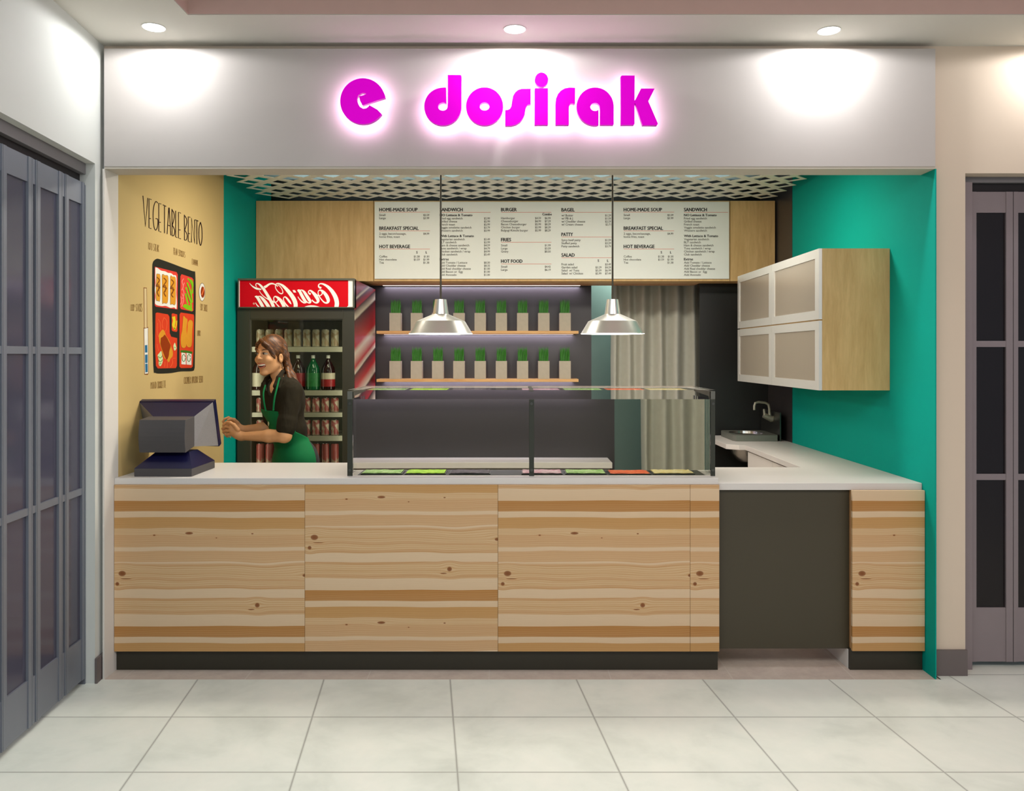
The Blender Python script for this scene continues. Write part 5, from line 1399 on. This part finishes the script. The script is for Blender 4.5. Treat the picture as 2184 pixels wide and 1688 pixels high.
# facial features -----------------------------------------------------------------
def ellm(c, r, axes, n=14):
    mb = MB(); vs = []; fs = []
    for j in range(n + 1):
        th = math.pi * j / n
        for i in range(2 * n):
            ph = math.pi * i / n; a = np.array([math.sin(th) * math.cos(ph) * r[0], math.sin(th) * math.sin(ph) * r[1], math.cos(th) * r[2]])
            vs.append(tuple(c + axes[0] * a[0] + axes[1] * a[1] + axes[2] * a[2]))
    for j in range(n):
        for i in range(2 * n): fs.append((j * 2 * n + i, j * 2 * n + (i + 1) % (2 * n), (j + 1) * 2 * n + (i + 1) % (2 * n), (j + 1) * 2 * n + i))
    return mb.add(vs, fs)
for s_ in (1, -1):
    e = ellm(hp(.0765, .032 * s_, .007), (.011, .014, .0065), AXH).build('eye', 'eye_white', wm, smooth=True)
    ellm(hp(.0835, .029 * s_ - .004, .007), (.006, .0062, .0058), AXH).build('iris', 'eye_dark', e, smooth=True)
    MB().tube([hp(.083, (.032 - .018) * s_, .008), hp(.092, (.032 - .008) * s_, .0135), hp(.089, (.032 + .006) * s_, .0135), hp(.076, (.032 + .019) * s_, .008)], [.001, .0026, .0028, .001], 8).build('eyelash', 'eye_dark', wm, smooth=True)
    MB().tube([hp(.0885, .014 * s_, .028), hp(.085, .026 * s_, .033), hp(.075, .040 * s_, .033), hp(.066, .050 * s_, .027)], [.0022, .0034, .0028, .001], 8).build('eyebrow', 'hair', wm, smooth=True)
ellm(hp(.072, 0.002, -.064), (.022, .030, .015), AXH).build('mouth_interior', 'mouth_dark', wm, smooth=True)
MB().tube([hp(.079, -.022, -.0575), hp(.092, -.010, -.060), hp(.095, .002, -.0605), hp(.092, .014, -.060), hp(.079, .026, -.0575)], .0048, 10).build('teeth', 'tooth', wm, smooth=True)
MB().tube([hp(.076, -.030, -.054), hp(.093, -.016, -.052), hp(.1005, .002, -.053), hp(.093, .020, -.052), hp(.076, .034, -.054)], [.001, .003, .0036, .003, .001], 10).build('upper_lip', 'lip', wm, smooth=True)
MB().tube([hp(.076, -.030, -.055), hp(.086, -.019, -.071), hp(.0925, .002, -.0775), hp(.086, .023, -.071), hp(.076, .034, -.055)], [.001, .0036, .0048, .0036, .001], 10).build('lower_lip', 'lip', wm, smooth=True)
MB().tube([hp(-.004, .082, -.052), hp(-.004, .086, -.066), hp(.003, .086, -.080), hp(-.004, .087, -.090), hp(-.011, .086, -.080), hp(-.004, .086, -.066)], .0024, 8).build('earring', 'silver_tie', wm, smooth=True)
ellm(waist + Fv * .121 - Lv * .03 + np.array([0, 0, .045]), (.003, .010, .016), AXT).build('apron_emblem', 'apron_print', bpy.data.objects['apron'], smooth=True)
pp = [(474, 919), (488, 921), (491, 934), (476, 927)]
MB().prism([wp(a, b, -.085) for a, b in pp], [wp(a + 2, b + 1, -.06) for a, b in pp]).build('held_paper', 'paper')
tag(bpy.data.objects['held_paper'], 'small folded cream paper gripped in the person\'s fists', 'paper')
# ================================================================== CAMERA, LIGHT
cam = bpy.data.cameras.new('Camera'); co = bpy.data.objects.new('Camera', cam); COL.objects.link(co)
co.location = (0, -CAMD, H); co.rotation_euler = (math.radians(90), 0, 0)
cam.sensor_fit = 'HORIZONTAL'; cam.sensor_width = 36; cam.lens = 36 * F / 2184
cam.shift_x = (1092 - CX) / 2184; cam.shift_y = -(844 - CY) / 2184
SC.camera = co
def light(kind, name, loc, energy, color=(1, 1, 1), target=None, **kw):
    l = bpy.data.lights.new(name, kind); l.energy = energy; l.color = color
    for k, v in kw.items(): setattr(l, k, v)
    o = bpy.data.objects.new(name, l); COL.objects.link(o); o.location = loc
    if target is not None:
        o.rotation_euler = (Vector(target) - Vector(loc)).to_track_quat('-Z', 'Y').to_euler()
    return o
w = bpy.data.worlds.new('World'); SC.world = w; w.use_nodes = True
bg = w.node_tree.nodes['Background']; bg.inputs[0].default_value = (0.80, 0.88, 1.0, 1); bg.inputs[1].default_value = 0.42
# pendants
for px in (940, 1306.5):
    x = WX(px, .5); z0 = WZ(712.5, .5)
    light('POINT', 'pendant_bulb_light', (x, .5, z0 - .03), 9, (1, .9, .76), shadow_soft_size=.03)
# leds
for z, yy_, x1 in ((led_y[0], 2.955, 1226), (led_y[1], 2.955, 1226), (ZF0, 2.955, 1240)):
    xa_, xb_ = WX(812, YS), WX(x1, YS)
    light('AREA', 'led_light', ((xa_ + xb_) / 2, yy_, z - .006), 6, (.84, .78, 1), target=((xa_ + xb_) / 2, yy_ + .03, z - 1), shape='RECTANGLE', size=xb_ - xa_, size_y=.02)
# sign downlights
for px, py, e in ((328, 58, 15), (1098, 62, 20), (1768, 65, 24), (2310, 66, 14)):
    d = (ZC - H) * F / (CY - py); x = (px - CX) * d / F; y = d - CAMD
    light('SPOT', 'downlight_beam', (x, y - .0, ZC - .03), e, (.97, .98, 1), target=(x, y + .03, 0), spot_size=math.radians(178), spot_blend=0.15, shadow_soft_size=.04)
# mall ceiling lights (behind the camera)
light('AREA', 'mall_light', (-.8, -3.4, 3.1), 92, (.84, .96, 1), target=(-.8, -3.0, 0), shape='RECTANGLE', size=2.5, size_y=1.5)
light('AREA', 'mall_light', (2.2, -3.2, 3.1), 55, (1, .86, .78), target=(2.2, -2.6, 0), shape='RECTANGLE', size=1.5, size_y=1.5)
# unseen fill lamps added behind the header to brighten the shop
light('AREA', 'shop_fill', (-.9, .9, 2.86), 34, (1, .93, .8), target=(-.9, 1.3, 0), shape='RECTANGLE', size=1.2, size_y=.3)
light('AREA', 'shop_fill', (1.0, .9, 2.86), 32, (1, .95, .86), target=(1.0, 1.3, 0), shape='RECTANGLE', size=1.2, size_y=.3)
light('AREA', 'attic_fill', (0, 2.72, 2.99), 5, (.85, .97, 1), target=(0, 2.73, 3.15), shape='RECTANGLE', size=3.8, size_y=.25)  # added upward lamp, hidden above the lattice to brighten the upper ceiling
for xx, tx in ((-1.995, -1.5), (-1.225, -1.7)):
    light('AREA', 'fridge_fill', (xx, 2.085, 1.2), 1.5, (1, .95, .84), target=(tx, 2.3, 1.2), shape='RECTANGLE', size=.02, size_y=1.4)  # strips added inside the door edges to brighten shelves and drinks
light('POINT', 'passage_fill', (1.1, 3.35, 2.6), 22, (.9, 1, .97), shadow_soft_size=.1)  # unseen lamp added to lift the passage wall and curtain
vs = SC.view_settings; vs.view_transform = 'Standard'; vs.look = 'None'; vs.gamma = 1.0; vs.exposure = 0.0; vs.use_curve_mapping = False
SC.cycles.use_denoising = True
SC.cycles.max_bounces = 12; SC.cycles.transparent_max_bounces = 16; SC.cycles.sample_clamp_indirect = 8
